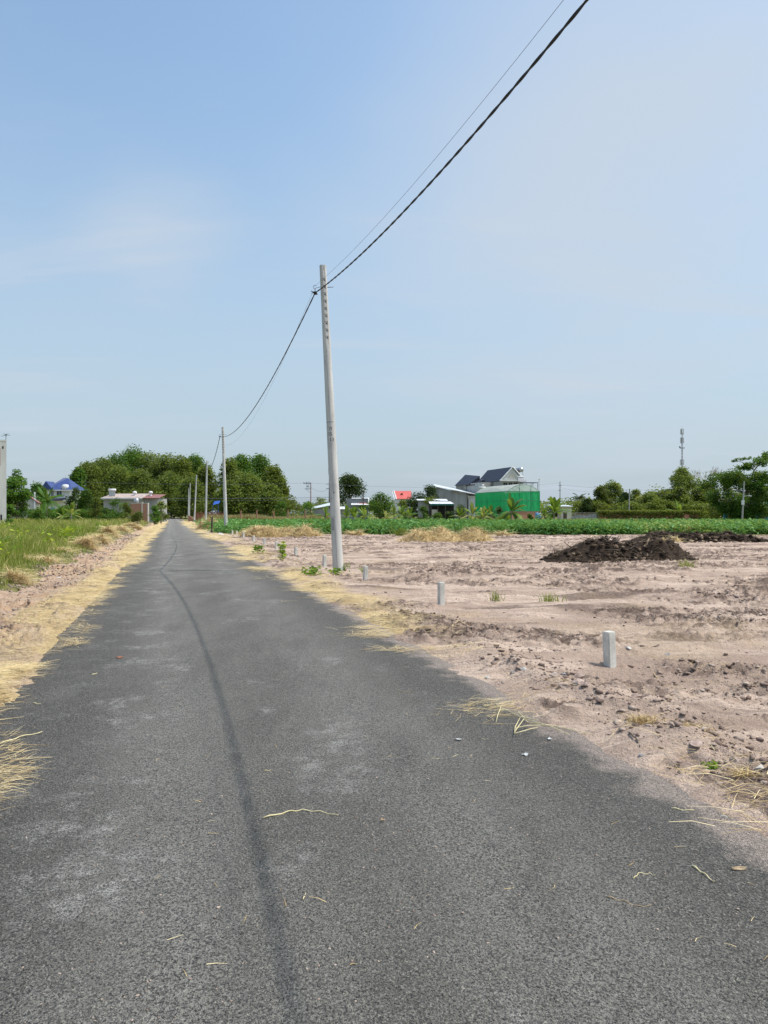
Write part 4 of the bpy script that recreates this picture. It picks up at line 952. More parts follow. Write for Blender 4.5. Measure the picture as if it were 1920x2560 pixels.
# ------------------------------------------------------------------ concrete poles
HP = 8.45
def pole_mesh():
    # sections: round shaft, flattened face with a row of recessed pockets near the top facing the viewer
    r0, r1 = .148, .092
    hz_ = [HP - .42 - .198 * k for k in range(9)]
    rows = set([0, .3, 1, 2, 3, 4, 5, 5.8, 6.1, 6.25, 6.3, HP - .003, HP - .16, HP - .165])
    for c in hz_: rows |= {c - .052, c - .048, c + .048, c + .056}
    rows = sorted(rows); A0 = math.radians(-72)
    hw = .36; angs = sorted(set([round(A0 + d, 5) for d in (-hw - .02, -hw, -hw * .5, 0, hw * .5, hw, hw + .02)] + [round(A0 + math.pi * 2 * k / 36, 5) for k in range(2, 35)]))
    V = []; F = []; n = len(angs)
    for z in rows:
        t = z / HP; rr = r0 + (r1 - r0) * t; flat = max(0, min(1, (z - 6.1) / .2))
        for a in angs:
            d = a - A0; d = (d + math.pi) % (2 * math.pi) - math.pi
            r_ = rr
            fa = rr * .93
            if flat and abs(d) < .9:
                rf = min(rr, fa / max(.3, math.cos(d))) ; r_ = rr + (rf - rr) * flat
            if any(c - .049 < z < c + .049 for c in hz_) and abs(d) <= hw + .001: r_ -= .020
            if z > HP - .163 and abs(d) < .12: r_ -= .018
            V.append((math.cos(a) * r_, math.sin(a) * r_, z))
    for i in range(len(rows) - 1):
        for k in range(n): F.append((i * n + k, i * n + (k + 1) % n, (i + 1) * n + (k + 1) % n, (i + 1) * n + k))
    b = len(V); V.append((0, 0, HP - .01)); F += [((len(rows) - 1) * n + k, (len(rows) - 1) * n + (k + 1) % n, b) for k in range(n)]
    me = bpy.data.meshes.new('shaft'); me.from_pydata(V, [], F); me.update(); me.materials.append(M['pole'])
    for p in me.polygons:
        zc = p.center.z; p.use_smooth = zc < 6.2
    return me, hz_, A0, (r0, r1)
def text_on_pole(root, s, zc, size, A, rr):
    cu = bpy.data.curves.new('t', 'FONT'); cu.body = s; cu.size = size; cu.align_x = 'CENTER'; cu.extrude = 0; cu.resolution_u = 2
    to = bpy.data.objects.new('t', cu); COL.objects.link(to); me = bpy.data.meshes.new_from_object(to); bpy.data.objects.remove(to)
    for v in me.vertices:
        a = A + v.co.x / rr; z = zc + v.co.y; q = rr + .003; v.co = Vector((math.cos(a) * q, math.sin(a) * q, z))
    me.materials.clear(); me.materials.append(M['ink']); o = bpy.data.objects.new('painted_number', me); COL.objects.link(o); o.parent = root; return o
def make_pole():
    root = empty('utility_pole'); me, hz_, A0, (r0, r1) = pole_mesh(); sh_ = bpy.data.objects.new('shaft', me); COL.objects.link(sh_); sh_.parent = root
    for z in hz_:
        rr = (r0 + (r1 - r0) * z / HP) * .93 - .020 + .001; m = MB(); d = Vector((math.cos(A0), math.sin(A0), 0)); c = d * rr + Vector((0, 0, z))
        m.tube([c - d * .01, c + d * .003], .015, 12); m.build('bolt_hole', M['hole'], root)  # solid near-black plug, the shade of the hole is its colour
    # hook bolt through the pole
    m = MB(); z = HP - .58; m.tube([(-.08, 0, z), (-.20, 0, z - .02), (-.235, 0, z - .045), (-.27, 0, z - .04), (-.295, 0, z + .0), (-.28, 0, z + .035), (-.24, 0, z + .05), (-.215, 0, z + .035)], .009, 8); m.build('hook', M['steel'], root, True)
    MB().tube([(.08, 0, z - .02), (.26, 0, z - .025)], .010, 8).build('bolt', M['bolt'], root, True)
    m = MB()   # cable clamp
    m.tube([(-.245, 0, z - .04), (-.25, 0, z - .14)], .008, 6); m.box(-.29, -.20, -.05, .05, z - .20, z - .13); m.tube([(-.36, 0, z - .10), (-.18, 0, z - .20)], .010, 6); m.tube([(-.34, -.03, z - .17), (-.20, .03, z - .11)], .009, 6)
    m.build('cable_clamp', M['black'], root); return root
pole_pts = [(1.0, 846, 1430), (2.865, 565.5, 1336), (4.68, 514, 1320), (6.39, 485.5, 1310), (8.18, 472.5, 0), (9.85, 470.5, 0)]
tops = [807, 557, 517.5, 491.5, 475.5, 471.5]
plab = ['near concrete utility pole beside the road carrying the black cable', 'second concrete utility pole with the white stone at its foot', 'third concrete utility pole, standing against the wood', 'fourth concrete utility pole, leaning slightly right', 'fifth concrete utility pole rising behind the brick stub', 'farthest concrete utility pole at the road end']
p0 = make_pole(); poles = []
text_pole = []
for i, (k, px, _) in enumerate(pole_pts):
    Y = 21.1 * k; o = p0 if i == 0 else copy_tree(p0); x = at(px, Y); xt = at(tops[i], Y)
    o.location = (x, Y, -.05 if i else ground_z(x, Y) - .03); lean = math.atan2(xt - x, HP); o.rotation_euler = (0, lean, 0)
    tag(o, plab[i], 'utility pole', 'concrete utility poles along the road'); poles.append(o)
rr_ = .148 - .056 * 3.95 / HP
for s, z, A in [('7I', 3.92, -95), ('25', 3.77, -103), ('13', 3.62, -84)]: text_on_pole(poles[0], s, z, .13, R(A), rr_)
def pole_band(z0, z1, a0, a1, name, mat):
    V = []; F = []; n = 14
    for z in (z0, z1):
        rr = .148 - .056 * z / HP + .002
        for k in range(n + 1): a = R(a0 + (a1 - a0) * k / n); V.append((math.cos(a) * rr, math.sin(a) * rr, z))
    for k in range(n): F.append((k, k + 1, n + 2 + k, n + 1 + k))
    me = bpy.data.meshes.new(name); me.from_pydata(V, [], F); me.materials.append(M[mat]); o = bpy.data.objects.new(name, me); COL.objects.link(o); o.parent = poles[0]
pole_band(4.14, 4.15, -160, -50, 'scribed_line', 'ink'); pole_band(2.20, 2.232, -96, -85, 'painted_mark', 'ink'); pole_band(2.03, 2.09, -122, -118, 'painted_mark', 'ink'); pole_band(2.72, 2.90, -172, -160, 'painted_mark', 'ink'); pole_band(1.55, 1.555, -170, -90, 'scribed_line', 'ink')
M['oldpaint'] = weathered('faded grey stencil', (.30, .29, .28), (.38, .37, .36), .9, 12); pole_band(1.18, 1.52, -150, -104, 'stencil_patch', 'oldpaint')

def attach(i):
    o = poles[i]; o_m = Matrix.Translation(o.location) @ o.rotation_euler.to_matrix().to_4x4(); return o_m @ Vector((-.25, 0, HP - .74))
att = [attach(i) for i in range(6)]
att0 = Vector((att[0].x + .2935 * 25.2, att[0].y - 25.2, att[0].z))
def cat_pts(a, b, sag, n): return [a.lerp(b, t / n) - Vector((0, 0, sag * 4 * (t / n) * (1 - t / n))) for t in range(n + 1)]
def cable(label, a, b, sag, r=.0125, n=700, twist=.45, name='overhead_cable', off=.0115, sd=6):
    P = cat_pts(a, b, sag, n); d = (b - a).normalized(); s = d.cross(Vector((0, 0, 1))).normalized(); L = (b - a).length; m = MB(); o = P[0]
    for ph in (0, math.pi):
        m.tube([p - o + s * off * math.cos(ph + 6.283 * L * i / n / twist) + Vector((0, 0, off * math.sin(ph + 6.283 * L * i / n / twist))) for i, p in enumerate(P)], r, sd)
    return tag(m.build(name, M['black'], None, True, loc=o), label, 'cable', 'cables strung between the concrete poles')
cable('thick twisted black cable from the near pole up out of the picture', att[0], att0, .90, .0125, 700, .8, off=.0065)
cable('black cable sagging between the near pole and the second pole', att[0], att[1], 1.15, .0145, 420, 1.4, off=.004)
a1r = att[1].copy()
cable('black cable between the second and third poles', att[1], att[2], 1.3, .016, 220, 1.5, off=.012)
cable('black cable between the third and fourth poles', att[2], att[3], 1.2, .016, 120, 2, off=.012)
def wire(label, a, b, sag, r=.003, n=60, mat='steel', group='thin wires'):
    P = cat_pts(a, b, sag, n); o = P[0].copy(); m = MB(); m.tube([p - o for p in P], r, 5); return tag(m.build('thin_wire', M[mat], None, True, loc=o), label, 'wire', group)
M['wiregrey'] = weathered('dull wire', (.12, .13, .16), (.2, .21, .25), .6, 9)
wire('hair thin wire above the thick cable running out of the picture', att[0] + Vector((-.02, 0, .18)), att0 + Vector((.0, 0, .20)), .80, .0028, 80, 'wiregrey')
wire('hair thin wire sagging beside the cable between the first two poles', att[0] + Vector((-.06, 0, .05)), att[1] + Vector((.15, 0, -.6)), 1.35, .003, 80, 'wiregrey')

# dark timber stake
m = MB(); Y = 61.5; m.tube([(0, 0, -.2), (.03, 0, .7), (.06, 0, 1.32)], [.085, .08, .07], 7); m.tube([(.05, 0, 1.2), (.10, 0, 1.42)], [.04, .02], 5)
tag(m.build('timber_stake', M['wood'], loc=(at(529, Y), Y, 0)), 'dark upright timber stake left of the second concrete pole', 'stake')

# ------------------------------------------------------------------ heaps
def heap(name, label, cat, px0, px1, pyb, pyt, mat, n, L, tints, lumps=6, depth=.55, seed=1, chunk=0, group=None, core='soilcore'):
    Y = 3078 / (pyb - HY); x0, x1 = at(px0, Y), at(px1, Y); W = x1 - x0; Hh = (pyb - pyt) / FPX * Y; D = W * depth; cy = Y + D * .4; cx = (at(px0, cy) + at(px1, cy)) / 2; W *= cy / Y; Hh *= cy / Y * (1.1 if mat == 'char' else 1.02)
    r = random.Random(seed); bl = [(r.uniform(-.36, .36) * W, r.uniform(-.25, .25) * D, r.uniform(.5, 1.0), r.uniform(.16, .3) * W) for _ in range(lumps)]
    def hf(x, y):
        z = np.zeros_like(x)
        for bx, by, bh, br in bl: z = np.maximum(z, bh * np.exp(-((x - bx) ** 2 + ((y - by) / depth * .8) ** 2) / (br * br * .55)))
        return (z * (.75 + .5 * fbm(x * 2.5 + seed, y * 2.5, 3, seed)) * Hh * 1.0) - .05
    root = empty(name, (cx, cy, 0)); tag(root, label, cat, group)
    g = np.linspace(-.6, .6, 60); gx, gy = np.meshgrid(g * W, np.linspace(-.75, .75, 40) * D, indexing='ij'); gz = hf(gx, gy); nr, nc = gz.shape
    i = np.arange(gz.size).reshape(nr, nc); F = np.stack([i[:-1, :-1], i[1:, :-1], i[1:, 1:], i[:-1, 1:]], -1).reshape(-1, 4)
    np_mesh('mound', np.stack([gx.ravel(), gy.ravel(), gz.ravel()], 1), F, M[mat], root, {'tint': np.clip(.32 + .5 * fbm(gx * 5, gy * 5, 3, 3).ravel() * (1 if mat == 'straw' else .3), 0, 1)})
    x = rng.uniform(-.55, .55, n) * W; y = rng.uniform(-.65, .5, n) * D; z = hf(x, y); k = z > 0; x, y, z = x[k], y[k], z[k]; nn = len(x)
    t = np.clip(rng.normal(tints[0], tints[1], nn), 0, 1)
    R_ = ribbons(np.stack([x, y, z + .01], 1), rng.uniform(0, 6.28, nn), rng.uniform(.4, 1.2, nn) * L, rng.uniform(.012, .028, nn) * Y / 40, rng.uniform(-.25, .45, nn) * L, rng.normal(0, .6, nn), t, 3)
    np_mesh('loose_straw' if mat == 'straw' else 'fibres', R_[0], R_[1], M[mat], root, {'tint': R_[2]})
    if chunk:
        x = rng.normal(0, .27, chunk) * W; y = rng.uniform(-.75, .4, chunk) * D; z = hf(x, y); kk = z > 0; z = np.maximum(z, .0)
        C = clod_mesh(x, y, z, rng.uniform(.2, 1, len(x)) ** 2 * .11 * W / 5 * np.where(kk, 1, .45), np.clip(rng.normal(.46, .27, len(x)), 0, 1)); np_mesh('lumps', C[0], C[1], M['char'], root, {'tint': C[2]})
    return root, hf, W, D, Hh
hp, hf, W, D, Hh = heap('root_heap', 'large dark heap of charred roots and earth with stumps sticking up', 'root heap', 1385, 1742, 1406, 1352, 'char', 2600, .35, (.58, .28), 12, .42, 5, 1100)
for sx, s_h in ((-.135, .30), (-.075, .34), (-.10, .2)):
    m = MB(); z = float(hf(np.array([sx * W]), np.array([-.05 * D]))[0]); r = random.Random(int(s_h * 100))
    m.tube([(0, 0, -.25), (.02, 0, .1), (-.03, 0, s_h)], [.13, .09, .05], 7); 
    for k in range(5): m.tube([(0, 0, .1), (r.uniform(-.1, .1), r.uniform(-.1, .1), .2), (r.uniform(-.22, .2), r.uniform(-.1, .1), s_h * r.uniform(.7, 1.15))], [.04, .03, .01], 5)
    m.build('stump', M['wood'], hp, loc=(sx * W, -.05 * D, z))
for k in range(16):
    xx = rnd.uniform(-.45, .45) * W; yy = rnd.uniform(-.45, .1) * D; z = float(hf(np.array([xx]), np.array([yy]))[0]); m = MB(); a = rnd.uniform(0, 6.28); l = rnd.uniform(.25, .6)
    m.tube([(0, 0, 0), (math.cos(a) * l * .5, math.sin(a) * l * .3, .10 * rnd.uniform(-.3, 1)), (math.cos(a) * l, math.sin(a) * l * .5, rnd.uniform(-.1, .2))], [.03, .022, .008], 6); m.build('root', M['stick'] if k % 3 == 0 else M['wood'], hp, loc=(xx, yy, max(0, z) + .04))
heap('root_heap', 'long low dark heap of charred roots near the crop at right', 'root heap', 1592, 1925, 1357, 1327, 'char', 2000, .4, (.45, .28), 16, .22, 9, 900)
heap('straw_heap', 'big straw heap in front of the crop near the picture centre', 'straw heap', 995, 1220, 1357, 1317, 'straw', 5200, .5, (.55, .26), 8, .5, 11)
heap('straw_heap', 'straw heap between the second pole and the near pole', 'straw heap', 608, 792, 1343, 1316, 'straw', 4200, .6, (.6, .25), 9, .4, 14)
heap('straw_heap', 'small straw heap by the dark timber stake', 'straw heap', 495, 552, 1326, 1300, 'straw', 1800, .7, (.5, .26), 5, .6, 17)
heap('straw_heap', 'small pale straw heap just right of the near concrete pole', 'straw heap', 866, 925, 1340, 1326, 'straw', 900, .6, (.6, .2), 4, .5, 21)
heap('straw_heap', 'low pile of straw at the crop edge right of the big straw heap', 'straw heap', 1238, 1285, 1341, 1329, 'straw', 700, .6, (.7, .2), 4, .5, 24)
heap('straw_heap', 'pale straw lying against the long dark root heap', 'straw heap', 1650, 1705, 1358, 1341, 'straw', 500, .4, (.8, .15), 4, .5, 27)
lh = 'straw and grass heaps along the left verge'
for i, (px0, px1, pyb, pyt, lab) in enumerate([
 (18, 62, 1470, 1424, 'tangled straw heap at the left verge nearest the viewer'),
 (48, 140, 1418, 1390, 'second nearest straw heap at the left verge'),
 (125, 172, 1394, 1372, 'brownish straw heap right above the second one'),
 (188, 236, 1380, 1346, 'straw heap midway along the left verge'),
 (225, 262, 1366, 1334, 'tall straw heap right of the midway one'),
 (255, 290, 1348, 1320, 'straw heap further up the left verge'),
 (286, 312, 1336, 1316, 'small straw heap nearing the road end on the left'),
 (312, 350, 1326, 1308, 'farthest low straw heap on the left verge')]):
    heap('straw_heap', lab, 'straw heap', px0, px1, pyb, pyt, 'straw', 2400, .35 * (1 + i * .12), (.66, .25), 9, .7, 31 + i, group=lh)
# two orange dry grass tufts near the asphalt at right
def tuft(name, label, px, py, w, h, n, mat, tm, cat, bladew=.004, up=.6):
    Y = 3078 / (py - HY); x = at(px, Y); P = np.stack([rng.normal(0, w * .3, n), rng.normal(0, w * .2, n), np.full(n, 0.0)], 1); hh = h * rng.uniform(.4, 1, n)
    V = stand(P, hh, rng.uniform(.6, 1.3, n) * bladew, hh * rng.uniform(.2, 1.3, n) / up * .6, rng.uniform(0, 6.28, n), np.clip(rng.normal(tm, .2, n), 0, 1), rng.uniform(0, 6.28, n))
    return tag(np_mesh(name, V[0], V[1], M[mat], attrs={'tint': V[2]}, loc=(x, Y, ground_z(x, Y))), label, cat)
tuft('straw_tuft', 'loose yellow straw tuft on the soil near the asphalt, left of the orange one', 1608, 1826, .2, .07, 260, 'straw', .55, 'straw tuft', .004, .3)
tuft('straw_tuft', 'orange brown straw tuft on the soil near the asphalt at right', 1722, 1842, .26, .07, 380, 'straw', .3, 'straw tuft', .004, .3)
tuft('straw_tuft', 'dry grass bundle poking from the berm at the right edge', 1860, 1965, .13, .06, 160, 'straw', .6, 'straw tuft', .004, .3)
tuft('grass_tuft', 'sparse green grass tuft left of the other on the open soil', 1240, 1504, .25, .28, 40, 'grass', .4, 'grass tuft', .012)
tuft('grass_tuft', 'sparse green grass tuft near the open soil middle', 1373, 1503, .35, .24, 60, 'grass', .5, 'grass tuft', .012)
tuft('grass_tuft', 'grass tuft at the right foot of the dark root heap', 1715, 1422, .5, .35, 90, 'grass', .6, 'grass tuft', .02)
tuft('grass_tuft', 'green grass tuft far behind the near pole at the crop edge', 1007, 1341, 1.2, .8, 120, 'grass', .3, 'grass tuft', .05)
tuft('dry_plume', 'pale dry plume standing in the crop behind the big straw heap', 1080, 1326, .5, 1.3, 90, 'drygrass', .9, 'dry plant', .05)
def seedling(label, px, py, w, h, n, leaf, tm, mat='weed', stem=True):
    Y = 3078 / (py - HY); x = at(px, Y); root = empty('seedling', (x, Y, ground_z(x, Y))); tag(root, label, 'seedling')
    P = np.stack([rng.normal(0, w * .3, n), rng.normal(0, w * .3, n), h * rng.uniform(.15, 1, n)], 1); V = leaves(P, leaf * rng.uniform(.6, 1.2, n), np.clip(rng.normal(tm, .2, n), 0, 1), narrow=.6)
    np_mesh('foliage', V[0], V[1], M[mat], root, {'tint': V[2]}); m = MB()
    for k in range(5): e = P[k]; m.tube([(0, 0, -.02), tuple(e * .5), tuple(e)], [.006 * (1 + Y / 20), .005, .003], 5)
    m.build('stem', M['stick'], root)
seedling('small bright green seedling at the verge on the lower right', 1780, 1935, .09, .05, 60, .035, .35)
seedling('leafy yellow green seedling standing by the road left of the near pole', 706, 1410, .16, .62, 90, .13, .55)
seedling('low green plant left of the near pole foot', 782, 1441, .34, .20, 130, .10, .35)
seedling('bright green plant touching the near pole foot', 838, 1436, .17, .22, 70, .11, .4)
seedling('sprouting leaves right of the near pole foot', 862, 1430, .16, .22, 30, .09, .3)
seedling('green weed at the road edge further along', 648, 1390, .3, .35, 60, .15, .3)
seedling('green sprig behind the third marker post', 905, 1434, .15, .22, 20, .09, .5)
seedling('dark green bush of weeds at the far left of the verge', 8, 1405, .9, .7, 260, .12, .15)

# ------------------------------------------------------------------ buildings
def rotM(x, y, yaw): return Matrix.Translation((x, y, 0)) @ Matrix.Rotation(yaw, 4, 'Z')
def win(root, x, y0, z, w, h, face='y', mat='glass', frame='white', name='window'):
    """window set proud of a wall facing -y (or x) at local coords"""
    m = MB(); f = MB(); t = .05
    if face == 'y':
        m.box(x - w / 2, x + w / 2, y0 - .02, y0 + .02, z, z + h)
        for a in (x - w / 2 - t, x + w / 2, x - t / 2): f.box(a, a + t, y0 - .05, y0 + .0, z - t, z + h + t)
        for b in (z - t, z + h): f.box(x - w / 2, x + w / 2, y0 - .053, y0 + .003, b, b + t)
    else:
        m.box(y0 - .02, y0 + .02, x - w / 2, x + w / 2, z, z + h)
        for a in (x - w / 2 - t, x + w / 2, x - t / 2): f.box(y0, y0 + .05, a, a + t, z - t, z + h + t)
        for b in (z - t, z + h): f.box(y0 - .003, y0 + .053, x - w / 2, x + w / 2, b, b + t)
    g = m.build(name, M[mat], root); f.build('frame', M[frame], g); return g
def gable(root, W, L, ze, zr, wall, roof, over=.35, th=.12, z0=0, ends=None):
    """ridge along +y, gable face at y=0"""
    m = MB(); m.box(-W / 2, W / 2, 0, L, z0 - .1, ze)
    m.build('wall', M[wall], root)
    g = MB(); g.add([(-W / 2, 0.001, ze), (W / 2, 0.001, ze), (0, 0.001, zr - .08), (-W / 2, L, ze), (W / 2, L, ze), (0, L, zr - .08)], [(0, 1, 2), (3, 5, 4), (0, 2, 5, 3), (1, 4, 5, 2), (0, 3, 4, 1)])
    g.build('gable', M[ends or wall], root)
    k = (zr - ze) / (W / 2); e = over; m = MB()
    for s in (-1, 1): m.slab([(0, -e, zr), (s * (W / 2 + e), -e, ze - k * e), (s * (W / 2 + e), L + e, ze - k * e), (0, L + e, zr)], th)
    r_ = m.build('roof', M[roof], root); return r_
# tall bare tube building, left edge
Y = 80; xr = at(16, Y); root = empty('tall_building', (xr, Y, 0), R(27.6)); tag(root, 'tall narrow bare rendered building cut by the left edge', 'building')
zt_ = zt(1104, Y); MB().box(-4.6, 0, 0, 15, -.1, zt_).build('wall', M['palewall'], root)
m = MB(); m.box(-4.62, .02, -.02, .15, zt_, zt_ + .18); m.box(-.15, .02, .15, 15, zt_, zt_ + .18); m.build('parapet', M['palewall'], root)
m = MB(); m.box(-3.6, -.56, -.01, .05, 6.6, zt_ - .7); m.build('brick_infill', M['brick'], root)
MB().box(-.40, -.26, -.012, .05, zt_ - .75, zt_ - .5).build('vent_slot', M['shade'], root); MB().box(-.56, -.40, -.012, .05, .9, 1.5).build('vent_slot', M['shade'], root)
root2 = root
m = MB(); m.tube([(-.05, .2, zt_ + .1), (-.03, .2, zt_ + .75)], .03, 6); m.tube([(-.5, .2, zt_ + .55), (-.03, .2, zt_ + .68), (.35, .2, zt_ + .7)], .025, 5); m.tube([(-.03, .2, zt_ + .7), (-.3, .2, zt_ + .85)], .02, 5); m.tube([(-.03, .2, zt_ + .7), (.2, .3, zt_ + .88)], .02, 5); m.box(-.12, .06, .12, .28, zt_ + .68, zt_ + .80)
m.build('antenna', M['wiregrey'], root)

# blue roofed villa
Y = 170; root = empty('blue_roof_house', (at(146, Y), Y, 0), .0); tag(root, 'white two storey house with a blue tiled hipped roof', 'house')
ze = zt(1224, Y); zr = zt(1193, Y)
MB().box(-2.2, 2.5, 0, 7, -.1, ze).build('wall', M['white'], root)
m = MB(); m.add([(-2.8, -.6, ze), (3.2, -.6, ze), (3.2, 7.6, ze), (-2.8, 7.6, ze), (-.2, 3.2, zr), (.6, 3.8, zr)], [(0, 1, 5, 4), (1, 2, 5), (2, 3, 4, 5), (3, 0, 4), (0, 3, 2, 1)])
rf = m.build('roof', M['blue'], root)
m = MB(); zl = zt(1203.5, Y); m.add([(-3.3, -1.6, ze), (-1.0 + .4, -1.6, ze), (-2.1, -1.6, zl - .0), (-3.3, 4, ze), (-.6, 4, ze), (-2.1, 2.5, zl)], [(0, 1, 2), (3, 5, 4), (0, 2, 5, 3), (1, 4, 5, 2), (0, 3, 4, 1)]); m.build('front_roof', M['blue'], root)
MB().box(-2.9, 3.3, -.65, -.5, ze - .3, ze - .02).build('fascia', M['white'], root)
m = MB(); m.tube([(1.45, -.45, ze + .55), (1.45, 1.2, ze + .55)], .62, 14); m.build('dormer', M['white'], root, True)
win(root, .2, -.0, zt(1241, Y), 1.1, 1.25, mat='glass'); win(root, -1.3, -.0, zt(1241, Y), .5, 1.2)
m = MB(); m.box(-2.6, 1.6, -1.6, 0, zt(1253, Y), zt(1250, Y)); m.build('balcony', M['white'], root)
MB().slab([(-1.2, -2.0, zt(1252, Y)), (1.9, -2.0, zt(1250, Y)), (1.9, -.1, zt(1244, Y)), (-1.2, -.1, zt(1247, Y))], .1).build('porch_roof', M['navy'], root)
win(root, -1.2, -.0, 1.4, .8, 1.6, mat='bluebarrel')
m = MB(); m.tube([(.2, 3.4, zr - .1), (.2, 3.4, zr + .75)], .02, 5); m.build('lightning_rod', M['wiregrey'], root)
# grey shack and small white house at left
Y = 128; root = empty('small_house', (at(70, Y), Y, 0), .35); tag(root, 'small cream house with a faded red roof behind the left tree', 'house'); gable(root, 2.8, 6, zt(1254, Y), zt(1238, Y), 'cream', 'redtin', .25)
win(root, .6, 0, 1.1, .6, 1.1, mat='teal'); m = MB(); m.box(.9, 1.15, -.2, .05, 0, zt(1230, Y)); m.build('pillar', M['white'], root)
Y = 118; root = empty('corrugated_shed', (at(43, Y), Y, 0), .3); tag(root, 'leaning grey corrugated shed at the left beside the small cream house', 'shed')
m = MB(); m.box(-1.0, 1.0, 0, 3, -.1, 1.9); m.build('wall', M['graycloth'], root); MB().slab([(-1.2, -.3, 1.95), (1.3, -.3, 2.35), (1.3, 3.2, 2.35), (-1.2, 3.2, 1.95)], .06).build('roof', M['tin'], root); MB().box(-.3, .35, -.02, .03, -.05, 1.6).build('door', M['wood'], root)

# low house with two roofs, tank, heaters
Y = 140; X0 = at(256, Y); root = empty('low_house', (X0, Y, 0)); tag(root, 'long low house with pinkish and red tin roofs left of the road', 'house')
w1 = at(357, Y) - X0; w2 = at(399, Y) - X0; zr1 = zt(1236, Y); ze1 = zt(1244.5, Y)
MB().box(.2, w1, 0, 7, -.1, ze1).build('wall', M['concrete'], root); MB().box(w1 + .01, w2 - .5, .3, 6.5, -.1, ze1 - .1).build('side_wall', M['concrete'], root)
MB().slab([(-.1, -.5, ze1), (w1 + .1, -.5, ze1), (w1 + .1, 4, zr1 + .25), (.5, 4, zr1 + .25)], .08).build('roof', M['pinktin'], root)
MB().slab([(w1 + .12, -.4, ze1 - .02), (w2, -.4, ze1 - .02), (w2, 4, zr1 + .1), (w1 + .12, 4, zr1 + .1)], .08).build('side_roof', M['redtin'], root)
m = MB(); m.box(-.15, w1 + .05, -.62, -.51, ze1 - .25, ze1 - .02); m.build('fascia', M['white'], root)
for px in (328, 368.5):
    xx = at(px, Y) - X0; m = MB(); m.tube([(xx, 2, ze1 + .1), (xx, 2, ze1 + .8)], .22, 10); m.tube([(xx, 2, ze1 + .8), (xx, 2, ze1 + 1.0), (xx, 2, ze1 + 1.2), (xx, 2, ze1 + 1.28)], [.34, .42, .34, .1], 12); m.build('roof_vent', M['white'], root, True)
xx = at(275, Y) - X0; m = MB(); m.box(xx - .55, xx + .55, 1, 1.1, ze1 + .3, ze1 + 1.2, Matrix.Translation((0, 0, 0))); hs = m.build('solar_heater', M['steel'], root); MB().tube([(xx - .65, 1.1, ze1 + 1.45), (xx + .65, 1.1, ze1 + 1.45)], .24, 12).build('tank', M['white'], hs, True)
win(root, 1.6, 0, 1.2, 1.2, 1.2, mat='shade'); win(root, 5.0, 0, 1.3, 1.2, 1.1, mat='shade')
Yt = 134; root = empty('water_tank', (at(341, Yt), Yt, 0)); tag(root, 'upright steel water tank on a stand before the low house', 'water tank'); zb = zt(1260, Yt); ztp = zt(1246, Yt)
m = MB(); m.tube([(0, 0, zb), (0, 0, zb + .05), (0, 0, ztp - .12), (0, 0, ztp), (0, 0, ztp + .06)], [.38, .42, .42, .3, .1], 18); m.build('tank', M['steel'], root, True)
m = MB()
for a in (0, 1.57, 3.14, 4.71): m.tube([(.36 * math.cos(a), .36 * math.sin(a), -.1), (.36 * math.cos(a), .36 * math.sin(a), zb)], .03, 6)
m.build('stand', M['steel'], root)
Yg = 128; root = empty('brick_gate_wall', (at(326, Yg), Yg, 0)); tag(root, 'red brick yard wall in front of the low house', 'wall'); wg = at(368, Yg) - at(326, Yg); MB().box(0, wg, 0, .2, -.1, zt(1259, Yg)).build('wall', M['brick'], root)
m = MB(); m.box(wg * .66, wg * .66 + .22, -.05, .25, -.1, zt(1255, Yg)); m.box(wg, wg + .22, -.05, .25, -.1, zt(1257, Yg)); m.build('pillar', M['cream'], root); MB().box(-.03, wg + .2, -.03, .23, zt(1259, Yg), zt(1258, Yg) + .02).build('coping', M['cream'], root)

# brick stub wall and rusty fence right of the road end
Y = 150; root = empty('brick_wall', (at(470, Y), Y, 0), .0); tag(root, 'stub of red brick wall with a stepped top by the farthest poles', 'wall')
m = MB(); xx = at(484, Y) - at(470, Y); m.add([(0, 0, -.1), (xx, 0, -.1), (xx, 0, .55), (xx * .35, 0, 1.15), (0, 0, 1.2), (0, .25, -.1), (xx, .25, -.1), (xx, .25, .55), (xx * .35, .25, 1.15), (0, .25, 1.2)], [(0, 1, 2, 3, 4), (9, 8, 7, 6, 5), (0, 5, 6, 1), (1, 6, 7, 2), (2, 7, 8, 3), (3, 8, 9, 4), (4, 9, 5, 0)]); m.build('wall', M['brick'], root)
Y = 138; root = empty('rusty_fence', (at(487, Y), Y, 0)); tag(root, 'rusty brown sheet and picket fence behind the third concrete pole', 'fence')
w = at(560, Y) - at(487, Y); m = MB()
for k in range(34): x = w * k / 34; m.box(x, x + w / 34 * .8, 0, .04, -.1, 1.5 + .5 * math.sin(k * 1.3) ** 2)
m.build('pickets', M['rust'], root); MB().box(0, w, .05, .1, .9, 1.0).build('rail', M['wood'], root)
fpg = 'brick posts behind the crop'
Y = 112
for i, px in enumerate([602, 642, 684, 720, 763]):
    r_ = empty('brick_post', (at(px, Y), Y, 0)); tag(r_, ['brick post at the left end of the row behind the crop', 'second brick post from the left behind the crop', 'middle brick post of the row behind the crop', 'second brick post from the right behind the crop', 'brick post nearest the crossarm pole behind the crop'][i], 'post', fpg)
    m = MB(); m.box(-.09, .09, -.09, .09, -.1, 2.0 + .1 * (i % 2)); m.build('shaft', M['brick'], r_); MB().box(-.11, .11, -.11, .11, 2.0 + .1 * (i % 2), 2.07 + .1 * (i % 2)).build('cap', M['rust'], r_)
